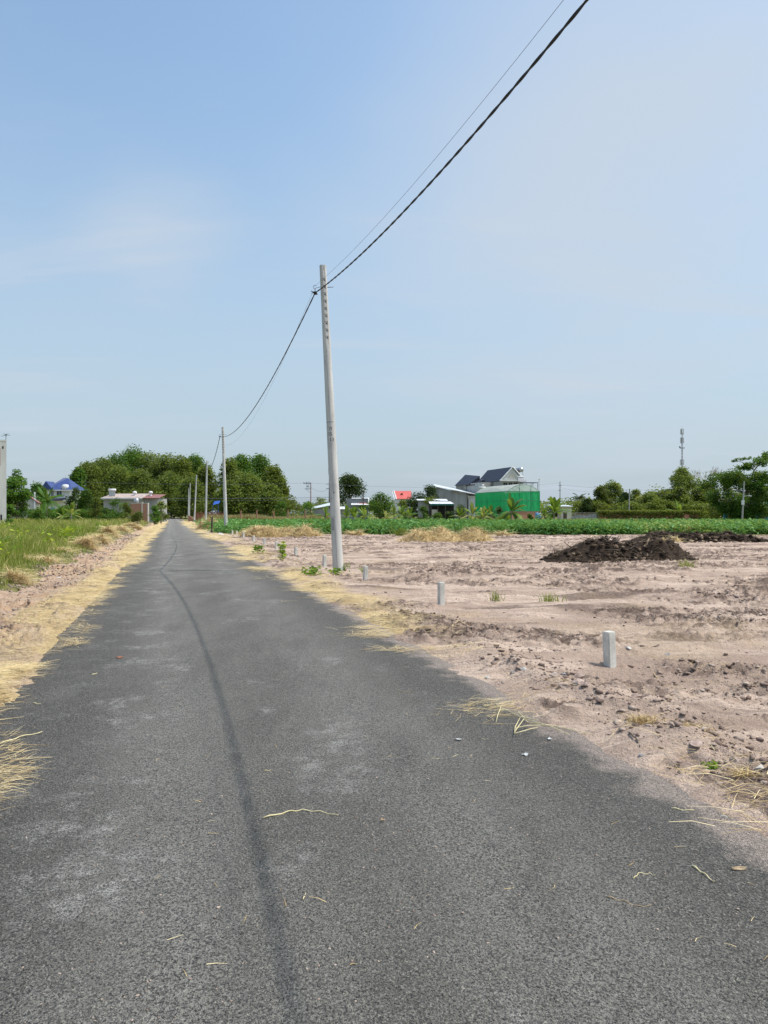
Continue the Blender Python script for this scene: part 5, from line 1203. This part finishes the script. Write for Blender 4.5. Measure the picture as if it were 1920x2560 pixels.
Y = 108; m = MB(); m.add([(0, 0, -.1), (1.9, 0, -.1), (1.9, 0, 1.25), (1.6, 0, .95), (.9, 0, .75), (0, 0, .7), (0, .22, -.1), (1.9, .22, -.1), (1.9, .22, 1.25), (1.6, .22, .95), (.9, .22, .75), (0, .22, .7)], [(0, 1, 2, 3, 4, 5), (11, 10, 9, 8, 7, 6)] + [(i, 6 + i, 6 + (i + 1) % 6, (i + 1) % 6) for i in range(6)])
tag(m.build('brick_wall', M['brick'], loc=(at(785, Y) , Y, 0)), 'low broken red brick wall left of the near concrete pole', 'wall')

# shed left of centre (white sheet w/ red band)
Y = 150; root = empty('white_shed', (at(878, Y), Y, 0)); tag(root, 'white sheeted shed with a red band right of the near pole', 'shed'); w = at(920, Y) - at(878, Y)
MB().box(-.9, w, .1, 5, -.1, zt(1246, Y)).build('wall', M['graycloth'], root); MB().slab([(0, -.4, zt(1262, Y)), (w + .2, -.4, zt(1262, Y)), (w + .2, 1.8, zt(1244, Y)), (0, 1.8, zt(1244, Y))], .06).build('roof', M['whitetin'], root)
k = (zt(1244, Y) - zt(1262, Y)) / 2.2
def onroof(y, dz=.02): return zt(1262, Y) + (y + .4) * k + dz
MB().poly([(1.5, -.05, onroof(-.05)), (w, -.05, onroof(-.05)), (w, .55, onroof(.55)), (1.5, .55, onroof(.55))]).build('red_band', M['redroof'], root)
for q in range(3): MB().poly([(.3 + q * .38, .25, onroof(.25)), (.42 + q * .38, .0, onroof(0)), (.62 + q * .38, .0, onroof(0)), (.5 + q * .38, .25, onroof(.25)), (.62 + q * .38, .5, onroof(.5)), (.42 + q * .38, .5, onroof(.5))]).build('chevron', M['redtin'] if q < 2 else M['ink'], root)
Y = 165; root = empty('grey_shed', (at(800, Y), Y, 0)); tag(root, 'pale roofed low shed left of the near pole behind the bushes', 'shed'); MB().box(-1.4, 2.2, 0, 5, -.1, 2.6).build('wall', M['concrete'], root); MB().slab([(-2.4, -.5, 2.5), (2.4, -.5, 3.4), (2.6, 4, 4.2), (-1.8, 4, 3.1)], .08).build('roof', M['tin'], root)
Y = 160; root = empty('small_shed', (at(862, Y), Y, 0)); tag(root, 'small grey shed wedged between the near pole and the white shed', 'shed'); MB().box(-1.2, 1.4, 0, 4, -.1, 2.5).build('wall', M['concrete'], root); MB().slab([(-1.4, -.4, 2.55), (1.6, -.4, 2.55), (1.6, 4, 3.1), (-1.4, 4, 3.1)], .07).build('roof', M['whitetin'], root)

# red roofed house
Y = 180; X = at(1000, Y); root = empty('red_roof_house', (X, Y, 0), 0); tag(root, 'house with a bright red tiled roof and white gable edge', 'house')
z0 = zt(1247, Y); z1 = zt(1226.5, Y); MB().box(-1.2, 2.6, 0, 5.1, -.1, z0).build('wall', M['white'], root)
MB().slab([(-.9, -.3, z0), (2.7, -.3, z0), (2.7, 2.4, z1), (-1.4, 2.4, z1)], .1).build('roof', M['redroof'], root); MB().slab([(-1.4, 2.42, z1), (2.7, 2.42, z1), (2.7, 5.2, z0), (-.9, 5.2, z0)], .1).build('back_roof', M['redroof'], root)
m = MB(); m.add([(-1.2, 0, z0), (-1.5, 2.4, z1 - .1), (-1.2, 5, z0), (-1.4, 0, z0 - .02), (-1.8, 2.4, z1 - .1), (-1.4, 5, z0)], [(0, 1, 2), (3, 5, 4), (0, 3, 4, 1), (1, 4, 5, 2), (0, 2, 5, 3)]); m.build('gable', M['white'], root)
m = MB(); m.tube([(-.85, -.42, z0 - .1), (-1.42, 2.4, z1 + .03)], .13, 6); m.build('barge_board', M['white'], root)
m = MB(); m.box(.2, .7, .9, 1.2, z0 + .9, z0 + 1.35); m.build('roof_hatch', M['rust'], root)

# concrete warehouse
Y = 152; X = at(1092, Y); root = empty('warehouse', (X, Y, 0), .0); tag(root, 'raw concrete warehouse with sloping pale tin roof', 'warehouse')
w = at(1168, Y) - X; za = zt(1218, Y); zb = zt(1236, Y)
m = MB(); m.add([(0, 0, -.1), (w, 0, -.1), (w, 0, zb), (0, 0, za), (0, 9, -.1), (w, 9, -.1), (w, 9, zb), (0, 9, za)], [(0, 1, 2, 3), (7, 6, 5, 4), (0, 4, 5, 1), (1, 5, 6, 2), (2, 6, 7, 3), (3, 7, 4, 0)]); m.build('wall', M['concrete'], root)
for k in range(6): x = w * (k + .5) / 6; MB().box(x - .1, x + .1, -.06, -.001, 0, za + (zb - za) * (x + .1) / w - .02).build('pilaster', M['concrete'], root)
m = MB(); m.add([(-1.6, 2, -.1), (-.01, .5, -.1), (-.01, .5, za - .03), (-1.6, 2, za - .7), (-1.6, 8, -.1), (-.01, 8, -.1), (-.01, 8, za - .03), (-1.6, 8, za - .7)], [(0, 1, 2, 3), (7, 6, 5, 4), (0, 4, 5, 1), (1, 5, 6, 2), (2, 6, 7, 3), (3, 7, 4, 0)]); m.build('annex', M['concrete'], root)
MB().slab([(-.2, -.3, za + .12), (w + 2.6, -.3, zb - .1), (w + 2.6, 9, zb + .5), (-.2, 9, za + 1.0)], .1).build('roof', M['tin'], root)
MB().slab([(w * .5, -.45, zb + .68), (w + 1.6, -.45, zb + .02), (w + 1.6, 3.2, zb + .30), (w * .5, 3.2, zb + .96)], .05).build('rusty_sheet', M['rusttin'], root)
m = MB(); m.box(w + .3, w + 1.75, .6, .8, -.1, zb - .25); m.build('end_wall', M['white'], root); MB().tube([(w + .1, -.3, zb - .2), (w + 1.3, -.1, .2)], .08, 6).build('brace', M['cream'], root)
# low open shed
Y = 134; X = at(1076, Y); root = empty('low_shed', (X, Y, 0)); tag(root, 'low shed with white roof and dark green fascia before the warehouse', 'shed'); w = at(1135, Y) - X
MB().box(0, w, 1, 4, -.1, zt(1263, Y)).build('wall', M['shade'], root); MB().slab([(-.1, -.2, zt(1259.5, Y)), (w, -.2, zt(1259.5, Y)), (w - .3, 3.5, zt(1253, Y)), (-.1, 3.5, zt(1253, Y))], .06).build('roof', M['whitetin'], root)  # near-black box paints the shade of the open space under the roof
MB().box(-.12, w, -.3, -.2, zt(1263.5, Y), zt(1259.3, Y)).build('fascia', M['darkteal'], root)
m = MB()
for x in (.05, w * .3, w * .62, w - .1): m.box(x, x + .12, -.15, 0, -.1, zt(1263.5, Y))
m.build('posts', M['wood'], root); MB().box(.25, 1.3, .2, .3, -.05, 2.3).build('boards', M['cream'], root)
Y = 141; X = at(1047, Y); root = empty('long_shed', (X, Y, 0)); tag(root, 'dark walled shed with thin white roof behind the low green trimmed shed', 'shed'); w = at(1120, Y) - X
MB().box(0, w, 0, 4, -.1, zt(1252, Y)).build('wall', M['concrete'], root); MB().slab([(-.3, -.4, zt(1250.5, Y)), (w, -.4, zt(1252, Y)), (w, 4, zt(1246.5, Y)), (-.3, 4, zt(1246.5, Y))], .07).build('roof', M['whitetin'], root); MB().box(.8, 1.7, -.03, .02, -.05, 2.1).build('door', M['shade'], root)

# dark roofed house
yaw = math.atan2(3.2, 12) # ridge turned to the left
Y = 150; X = at(1280.7, Y); root = empty('dark_roof_house', (X, Y, 0), yaw); tag(root, 'grey walled house with steep navy tiled roof and white gable', 'house')
ze = zt(1199.5, Y); zr = zt(1167, Y); gable(root, 4.7, 12.2, ze, zr, 'concrete', 'navy', .2, .12, ends='white')
m = MB()
for s in (-1, 1): m.tube([(s * 2.6, -.26, ze - .18), (0, -.26, zr - .02)], .13, 4)
m.build('barge_board', M['white'], root); MB().box(-2.7, 2.9, -.35, -.05, ze - .30, ze + .05).build('cornice', M['white'], root)
m = MB(); m.add([(-1.2, -.03, ze + .15), (1.2, -.03, ze + .15), (0, -.03, zr - .9)], [(0, 1, 2)]); m.build('gable_panel', M['cream'], root)
for x in (-1.5, -.4, .7): win(root, x, -.02, ze - 2.0, .8, 1.4, mat='shade', frame='concrete')
root_h = root
M4 = MB(); M4.box(-4.6, -2.36, 4.2, 12.6, -.1, ze - .35).build('side_wall', M['concrete'], root)
MB().slab([(-1.6, 12.4, zr - 1.75), (-4.9, 12.9, ze - .75), (-4.9, 8.0, ze - .75), (-2.6, 7.9, ze + .40)], .1).build('side_roof', M['navy'], root)
# second, lower roof volume behind-left
g2 = MB(); g2.add([(-5.0, 10.5, ze - .55), (-2.5, 10.5, ze - .55), (-2.5, 10.5, ze + 1.2), (-5.0, 19, ze - .55), (-2.5, 19, ze - .55), (-2.5, 19, ze + 1.9)], [(0, 2, 5, 3), (0, 1, 2), (3, 5, 4), (1, 4, 5, 2), (0, 3, 4, 1)]); g2.build('rear_roof', M['navy'], root); MB().box(-4.7, -2.5, 12.62, 18.8, -.1, ze - .56).build('rear_wall', M['concrete'], root)
m = MB()
xx = 2.6
m.box(1.5, 4.9, -1.2, -1.1, ze - .62, ze - .48); m.box(1.5, 4.9, .9, 1.0, ze - .62, ze - .48)
for x in (3.4, 4.8): m.box(x, x + .08, -1.2, -1.12, 0, ze - .62); m.box(x, x + .08, .9, .98, 0, ze - .62)
m.box(4.8, 4.9, -1.1, .9, ze - .62, ze - .5); m.build('pipe_frame', M['wiregrey'], root)
root = empty('steel_tank', (at(1299.6, 151), 151, 0), .35); tag(root, 'large shiny steel water tank lying on a stand by the navy roof', 'water tank'); zc = zt(1174.5, 151)
m = MB(); m.tube([(0, -.9, zc), (0, -.8, zc), (0, -.65, zc), (0, 1.0, zc), (0, 1.15, zc)], [.1, .34, .48, .48, .2], 18); m.build('tank', M['steel'], root, True)
m = MB()
for y in (-.5, .8):
    for s in (-1, 1): m.tube([(s * .35, y, zc - .35), (s * .45, y, zc - 1.7)], .05, 6)
    m.tube([(-.45, y, zc - 1.2), (.45, y, zc - 1.2)], .04, 6)
m.tube([(0, 0, zc - 1.7), (0, 0, -.1)], .12, 8); m.build('stand', M['steel'], root)
root = empty('solar_water_heater', (at(1301, 148), 148, 0)); tag(root, 'solar water heater with white tank above the greenhouse', 'solar heater'); z = zt(1192, 148)
MB().tube([(-.65, 0, z), (.6, 0, z)], .17, 12).build('tank', M['white'], root, True); m = MB(); m.slab([(-.55, -.1, z - .1), (.5, -.1, z - .1), (.85, -1.2, z - 1.0), (-.45, -1.2, z - 1.0)], .05); m.build('panel', M['graycloth'], root)
m = MB(); m.tube([(-.6, .1, z), (-.6, .1, z - 1.1)], .04, 5); m.tube([(.5, .1, z), (.5, .1, z - 1.1)], .04, 5); m.tube([(0, 0, z - 1.0), (0, 0, -.1)], .1, 8); m.build('stand', M['wiregrey'], root)
root = empty('white_heater', (at(1207, 140), 140, 0)); tag(root, 'white solar heater tank above the back corner of the greenhouse', 'solar heater'); z = zt(1219, 140)
MB().tube([(-.7, 0, z), (.5, 0, z)], .17, 12).build('tank', M['white'], root, True); m = MB(); m.tube([(-.4, 0, z), (-.4, 0, -.1)], .05, 6); m.tube([(.3, 0, z), (.3, 0, -.1)], .05, 6); m.build('stand', M['white'], root); MB().tube([(-.2, .3, z + .45), (.3, .3, z + .45)], .13, 10).build('upper_tank', M['white'], root, True)

# greenhouse
GY = 118.0; GX = at(1268, GY); axis = Vector((-.262, .965, 0)).normalized()
root = empty('greenhouse', (GX, GY, 0), math.atan2(-axis.x, axis.y)); tag(root, 'greenhouse of green shade netting with arched plastic roof on brick base', 'greenhouse')
ze = zt(1227.5, GY); zp = zt(1209, GY); zbk = zt(1278, GY); WG = 5.5; LG = 13.0; Nn = 14
def arch(t): return ze + (zp - ze) * math.sin(math.pi * t) ** .85
m = MB(); a = [(WG * k / Nn, -.05, arch(k / Nn)) for k in range(Nn + 1)]; b = [(x, LG, z) for x, y, z in a]; n = Nn + 1
m.add(a + b, [(k, k + 1, n + k + 1, n + k) for k in range(Nn)]); m.build('roof_film', M['film'], root, True)
m = MB(); m.add([(WG * k / Nn, 0, arch(k / Nn)) for k in range(Nn + 1)], [tuple(range(Nn + 1))]); m.build('end_film', M['clearfilm'], root)
def sheet(name, A, B, z0, z1, mat, wob=.05):
    A = Vector(A); B = Vector(B); nx, nz = 40, 14; d = (B - A); nrm = Vector((-d.y, d.x, 0)).normalized(); V = []; F = []
    for i in range(nx + 1):
        for j in range(nz + 1):
            p = A + d * (i / nx); q = wob * math.sin(math.pi * j / nz) * (math.sin(i * .9) + .5 * math.sin(i * 2.3 + j)); V.append((p.x + nrm.x * q, p.y + nrm.y * q, z0 + (z1 - z0) * j / nz))
    for i in range(nx):
        for j in range(nz): k = i * (nz + 1) + j; F.append((k, k + nz + 1, k + nz + 2, k + 1))
    me = bpy.data.meshes.new(name); me.from_pydata(V, [], F); me.materials.append(M[mat]); o = bpy.data.objects.new(name, me); COL.objects.link(o); o.parent = root
    for p in me.polygons: p.use_smooth = True
sheet('front_net', (0, 0, 0), (WG, 0, 0), zbk, ze, 'greennet'); sheet('side_net', (0, LG, 0), (0, 0, 0), 1.2, ze, 'greennet'); sheet('side_net', (WG, 0, 0), (WG, LG, 0), 1.2, ze, 'greennet'); sheet('back_net', (WG, LG, 0), (0, LG, 0), 1.2, ze, 'greennet')
m = MB(); m.box(0, WG, .02, .2, -.1, zbk - .02); m.box(.02, .2, .2, LG, -.1, 1.18); m.build('brick_base', M['brick'], root)
m = MB(); 
for y in np.linspace(0, LG, 6):
    for x in (.06, WG - .06): m.tube([(x, y + .05, 0), (x, y + .05, ze)], .035, 6)
    m.tube([(.04 + (WG - .08) * k / 10, y + .06, arch(k / 10) - .06) for k in range(11)], .025, 5)
for x in (WG * .37, WG * .72): m.tube([(x, -.03, zbk), (x, -.03, arch(x / WG) - .02)], .035, 6)
for z in (zbk + .05, (ze + zbk) / 2 + .1, ze - .02): m.tube([(-.03, 0, z), (-.03, LG, z)], .03, 5); m.tube([(0, -.04, z), (WG, -.04, z)], .03, 5)
m.build('frame', M['darkteal'], root)
m = MB(); m.tube([(.3, 2, 2.9), (WG - .3, 2, 2.9)], .05, 5); m.tube([(.3, 2, 3.7), (WG - .3, 2, 3.7)], .05, 5); m.box(2.4, 4.6, 3, 3.6, 2.2, 2.5); m.build('shelf', M['white'], root)
bg_ = 'blue barrels beside the greenhouse'
for i, px in enumerate((1342, 1349)):
    Y = 114; m = MB(); z = 1.75 if i == 0 else 1.6; m.tube([(0, 0, -.05), (0, 0, .05), (0, 0, z * .33), (0, 0, z * .35), (0, 0, z * .66), (0, 0, z * .68), (0, 0, z - .05), (0, 0, z)], [.2, .235, .235, .25, .235, .25, .235, .2], 16)
    tag(m.build('barrel_stack', M['bluebarrel'], None, True, loc=(at(px, Y), Y + i * .4, 0)), ['tall pale blue barrel column at the greenhouse corner', 'blue barrel column standing right of the corner one'][i], 'barrel', bg_)
# block shed right of the bananas
Y = 150; root = empty('block_shed', (at(1403, Y), Y, 0)); tag(root, 'small grey block shed with pale flat roof right of the greenhouse', 'shed'); w = at(1429, Y) - at(1403, Y)
MB().box(0, w, 0, 3, -.1, zt(1267, Y)).build('wall', M['cream'], root); MB().slab([(-2.2, -.4, zt(1264.5, Y)), (w + .2, -.4, zt(1266, Y)), (w + .2, 3, zt(1263, Y)), (-2.2, 3, zt(1261, Y))], .08).build('roof', M['tin'], root); MB().box(.4, 1.1, -.02, .02, -.05, 1.9).build('door', M['wood'], root)
Y = 128; m = MB(); V = []
P = [(at(1428 + 6 * k, Y) - at(1428, Y), zt([1294, 1290, 1289, 1288, 1287.5, 1289, 1288.5, 1290, 1287, 1286, 1285, 1288][k], Y)) for k in range(12)]
vs = [(x, 0, -.1) for x, z in P] + [(x, .05 * math.sin(x * 3), z) for x, z in P] + [(x, .12, -.1) for x, z in P] + [(x, .12 + .05 * math.sin(x * 3), z) for x, z in P]
fs = [(k, k + 1, 12 + k + 1, 12 + k) for k in range(11)] + [(24 + k + 1, 24 + k, 36 + k, 36 + k + 1) for k in range(11)] + [(12 + k, 12 + k + 1, 36 + k + 1, 36 + k) for k in range(11)]
tag(m.add(vs, fs).build('netting_fence', M['graycloth'], loc=(at(1428, Y), Y, 0)), 'sagging grey netting fence left of the overgrown wall', 'fence')
# picket rail behind
Y = 156; root = empty('picket_fence', (at(1428, Y), Y, 0)); tag(root, 'pale picket fence below the distant palm', 'fence'); m = MB()
for k in range(22): m.box(k * .26, k * .26 + .1, 0, .05, -.1, 1.9)
m.build('pickets', M['palebark'], root); MB().box(0, 5.8, .06, .12, 1.3, 1.4).build('rail', M['palebark'], root)
# overgrown wall
Y = 128; x0 = at(1498, Y); x1 = at(1748, Y); root = empty('overgrown_wall', (x0, Y, 0)); tag(root, 'long low wall overgrown with hanging creepers on the right', 'wall'); W = x1 - x0; m = MB()
m.box(0, W, 0, .25, -.1, 2.0); m.build('wall', M['brick'], root)
n = 11000; P = np.stack([rng.uniform(-.3, W + .2, n), rng.uniform(-.25, .5, n), 1.75 + rng.uniform(-.25, .42, n)], 1); q = rng.uniform(0, 1, n) < .5; P[:, 2] = np.where(q, P[:, 2], 1.95 - 1.8 * rng.uniform(0, 1, n) * sm(fbm(P[:, 0] * .9, P[:, 0] * 0, 3, 5), .15, .5)); P[:, 1] = np.where(q, P[:, 1], -.10 + rng.normal(0, .05, n))
V = leaves(P, rng.uniform(.12, .3, n), np.clip(.35 + np.where(q, .12, 0) + .5 * (fbm(P[:, 0] * .5, P[:, 2] * 2, 3, 8) - .5) + rng.normal(0, .12, n), 0, 1)); np_mesh('creepers', V[0], V[1], M['olive'], root, {'tint': V[2]})
# teal building
Y = 136; x0 = at(1792, Y); root = empty('teal_house', (x0, Y, 0)); tag(root, 'open fronted teal house under the big tree at the right edge', 'house')
MB().slab([(at(1880, Y) - x0, -1, zt(1262, Y)), (at(1990, Y) - x0, -1, zt(1258, Y)), (at(1990, Y) - x0, 5, zt(1252, Y)), (at(1880, Y) - x0, 5, zt(1254, Y))], .12).build('roof', M['darkteal'], root)
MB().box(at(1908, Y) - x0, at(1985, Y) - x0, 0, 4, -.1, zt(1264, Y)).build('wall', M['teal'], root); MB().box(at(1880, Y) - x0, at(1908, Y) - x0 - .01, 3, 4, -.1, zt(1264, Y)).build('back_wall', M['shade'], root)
m = MB()
for px, py in ((1801, 1281), (1831, 1280), (1876, 1284)): xx = at(px, Y) - x0; m.box(xx - .3, xx + .3, -2.2, -1.8, -.1, zt(py, Y))
m.build('pillars', M['teal'], root); xx = at(1885, Y) - x0; MB().tube([(xx, -.8, 0), (xx, -.8, zt(1262, Y))], .1, 8).build('post', M['teal'], root)
Y = 132; root = empty('parked_scooter', (at(1904, Y), Y, 0), .2); tag(root, 'small red scooter parked under the teal house roof', 'scooter')
for s in (-.6, .6):
    m = MB(); m.tube([(s + .25 * math.cos(k * .5236), 0, .27 + .25 * math.sin(k * .5236)) for k in range(13)], .045, 6, False); m.build('wheel', M['black'], root, True)
m = MB(); m.tube([(-.75, 0, .55), (-.5, 0, .8), (-.1, 0, .72), (.1, 0, .4), (.35, 0, .42), (.5, 0, .85), (.55, 0, 1.05)], [.06, .16, .17, .12, .1, .12, .06], 8); m.build('body', M['redroof'], root, True); MB().tube([(.5, -.3, 1.08), (.52, .3, 1.08)], .025, 6).build('handlebar', M['black'], root); MB().box(-.6, -.05, -.13, .13, .85, .93).build('seat', M['black'], root)
# blue tarpaulin seen through the wood
Y = 205; m = MB(); m.slab([(0, 0, zt(1262, Y)), (at(547, Y) - at(532, Y), 0, zt(1259, Y)), (at(547, Y) - at(532, Y), 2, zt(1251, Y)), (0, 2, zt(1253, Y))], .05)
for x in (.05, 1.5): m.tube([(x, 0.02, -.1), (x, .02, zt(1262, Y))], .04, 5)
tag(m.build('tarpaulin', M['bluesheet'], loc=(at(532, Y), Y, 0)), 'bright blue tarpaulin shelter left of the second pole foot of the grove', 'tarpaulin')

# ------------------------------------------------------------------ distant utility poles, tower, antenna, lines
def dpole(label, px, Y, pyt, arms, lean=0, name='distant_pole', r=.13, mat='concrete', box=False):
    root = empty(name, (at(px, Y), Y, 0)); root.rotation_euler = (0, lean, 0); tag(root, label, 'utility pole', 'distant utility poles'); h = zt(pyt, Y); MB().tube([(0, 0, -.1), (0, 0, h)], [r * 1.3, r], 8).build('shaft', M[mat], root)
    for z, w, off in arms: MB().box(off - w / 2, off + w / 2, -.19, -.11 - .04, h + z - .06, h + z + .06).build('crossarm', M['wiregrey'], root)
    if box: MB().box(-.35, .0, -.5, -.18, 3.0, 3.7).build('meter_box', M['white'], root); MB().tube([(0, 0, h - 2.4), (.9, -.3, h - 2.2)], .04, 5).build('lamp_arm', M['steel'], root); MB().box(.7, 1.1, -.45, -.2, h - 2.35, h - 2.2).build('lamp_head', M['white'], root)
    return root, h
Yp = 175; r1, h1 = dpole('rusty pole with two left crossarms and insulators left of the near pole', 777, Yp, 1207.5, [(-.12, 1.75, -.78), (-1.35, 1.5, -.65)], mat='rust', r=.09)
m = MB(); m.tube([(-1.0, -.15, h1 - 1.4), (-.05, -.12, h1 - 2.3)], .035, 5); m.build('brace', M['wiregrey'], r1)
for x in (-1.55, -1.0, -.6, -.2): MB().tube([(x, -.15, h1 - .1), (x, -.15, h1 + .1), (x, -.15, h1 + .3)], [.05, .09, .03], 7).build('insulator', M['wiregrey'], r1)
m = MB(); m.tube([(-.9, -.15, h1 - .12), (-.95, -.15, h1 - .75), (-.9, -.15, h1 - 1.3)], .04, 5); m.tube([(-.4, -.15, h1 - .12), (-.42, -.15, h1 - .7), (-.4, -.15, h1 - 1.3)], .04, 5); m.box(-.78, -.55, -.3, -.1, h1 - .95, h1 - .6); m.build('switch_gear', M['wiregrey'], r1)
dpole('dark pole half hidden behind the near concrete pole', 823.5, 172, 1199, [(-1.0, .8, -.3), (-2.0, 1.0, -.2)], mat='wood')
dpole('dark slim pole with a small arm beside the white shed', 908, 146, 1228.5, [(-1.3, .5, -.1)], mat='wood', r=.09)
dpole('slender pole with two small crossarms right of the greenhouse', 1400, 230, 1204, [(-1.2, 1.1, 0), (-2.6, .9, -.2)], lean=.0, mat='wood', r=.1)
dpole('lone grey concrete pole in front of the dark tree on the right', 1572, 150, 1222, [], lean=.025, mat='concrete', r=.11)
dpole('leaning concrete pole with a white meter box by the big tree', 1855, 122, 1203, [], lean=.05, mat='concrete', r=.11, box=True)
root = empty('lamp_post', (at(1347.5, 140), 140, 0)); tag(root, 'small lamp post with spread arms right of the greenhouse roof', 'lamp post'); h = zt(1199, 140); MB().tube([(0, 0, -.1), (0, 0, h)], .05, 6).build('shaft', M['steel'], root); MB().slab([(-.4, -.2, h + .02), (0, -.3, h + .15), (.4, -.2, h + .02), (0, .3, h + .1)], .05).build('lamp_head', M['cream'], root)
# telecom tower
Y = 400; X = at(1705.5, Y); root = empty('telecom_tower', (X, Y, 0)); tag(root, 'tall slim telecom mast rising above the right tree line', 'telecom tower'); ztop = zt(1083, Y); m = MB(); w = .42
for a in range(3):
    cx_, cy_ = w * math.cos(a * 2.094 + .5), w * math.sin(a * 2.094 + .5); bx, by = w * math.cos((a + 1) * 2.094 + .5), w * math.sin((a + 1) * 2.094 + .5); m.tube([(cx_, cy_, 0), (cx_, cy_, ztop)], .09, 5)
    z = 0
    while z < ztop - 2: m.tube([(cx_, cy_, z), (bx, by, z + 1.6)], .06, 4); m.tube([(bx, by, z + 1.6), (cx_, cy_, z + 3.2)], .06, 4); z += 3.2
M['mast'] = weathered('grey painted mast', (.30, .30, .32), (.42, .42, .44), .6, 2); m.build('mast', M['mast'], root)
for zc_, rr in ((1078, .75), (1100, .8), (1155, .9)):
    z = zt(zc_, Y); mm = MB()
    for k in range(3):
        a = k * 1.3 + .3; px_, py_ = rr * math.cos(a), rr * math.sin(a); MB().box(px_ - .2, px_ + .2, py_ - .15, py_ + .15, z - 1.7, z + 1.3).build('antenna_panel', M['mast'] if k % 2 else M['white'], root)
        mm.tube([(0, 0, z - .8), (px_, py_, z - .8)], .06, 4); mm.tube([(0, 0, z + .8), (px_, py_, z + .8)], .06, 4)
    mm.build('bracket', M['mast'], root)
m = MB(); m.tube([(0, 0, ztop), (0, 0, zt(1066, Y))], .05, 4); m.build('lightning_rod', M['mast'], root)
m = MB(); m.tube([(-.6, 0, zt(1117.5, Y)), (-1.5, -.2, zt(1117.5, Y))], [.1, .5], 10); m.build('dish', M['mast'], root)
MB().box(-1.1, 1.1, -.6, .6, zt(1121, Y) , zt(1119, Y)).build('platform', M['mast'], root)
# power lines across the distance
lg2 = 'power lines crossing the distance'
def lwire(label, a, b, sag, r): wire(label, Vector(a), Vector(b), sag, r, 40, 'wiregrey', lg2)
lwire('long thin power line passing high in front of the wood', (at(150, 180), 180, zt(1203, 180)), (at(777, Yp), Yp, h1), .5, .018)
lwire('power line from the crossarm pole towards the houses', (at(777, Yp), Yp, h1), (at(1400, 230), 230, zt(1208, 230)), 1.2, .02)
lwire('thick dark power line passing low in front of the wood', (at(300, 178), 178, zt(1244, 178)), (at(823.5, 172), 172, zt(1243, 172)), .25, .035)
lwire('second low power line just beneath the thick one', (at(300, 178), 178, zt(1247, 178)), (at(823.5, 172), 172, zt(1248, 172)), .4, .02)
lwire('short slack line between the crossarm pole and the dark pole', (at(777, Yp), Yp, h1 - .9), (at(823.5, 172), 172, zt(1220, 172)), .9, .02)
lwire('power line stretching from the slender pole to the right edge', (at(1400, 230), 230, zt(1212, 230)), (at(1860, 200), 200, zt(1222, 200)), 1.0, .02)
lwire('low power line from the slender pole to the lone grey pole', (at(1400, 230), 230, zt(1218, 230)), (at(1571, 150), 150, zt(1226, 150)), .8, .015)
lwire('power line from the lone grey pole to the leaning pole', (at(1571, 150), 150, zt(1231, 150)), (at(1860, 122), 122, zt(1229, 122)), .5, .012)
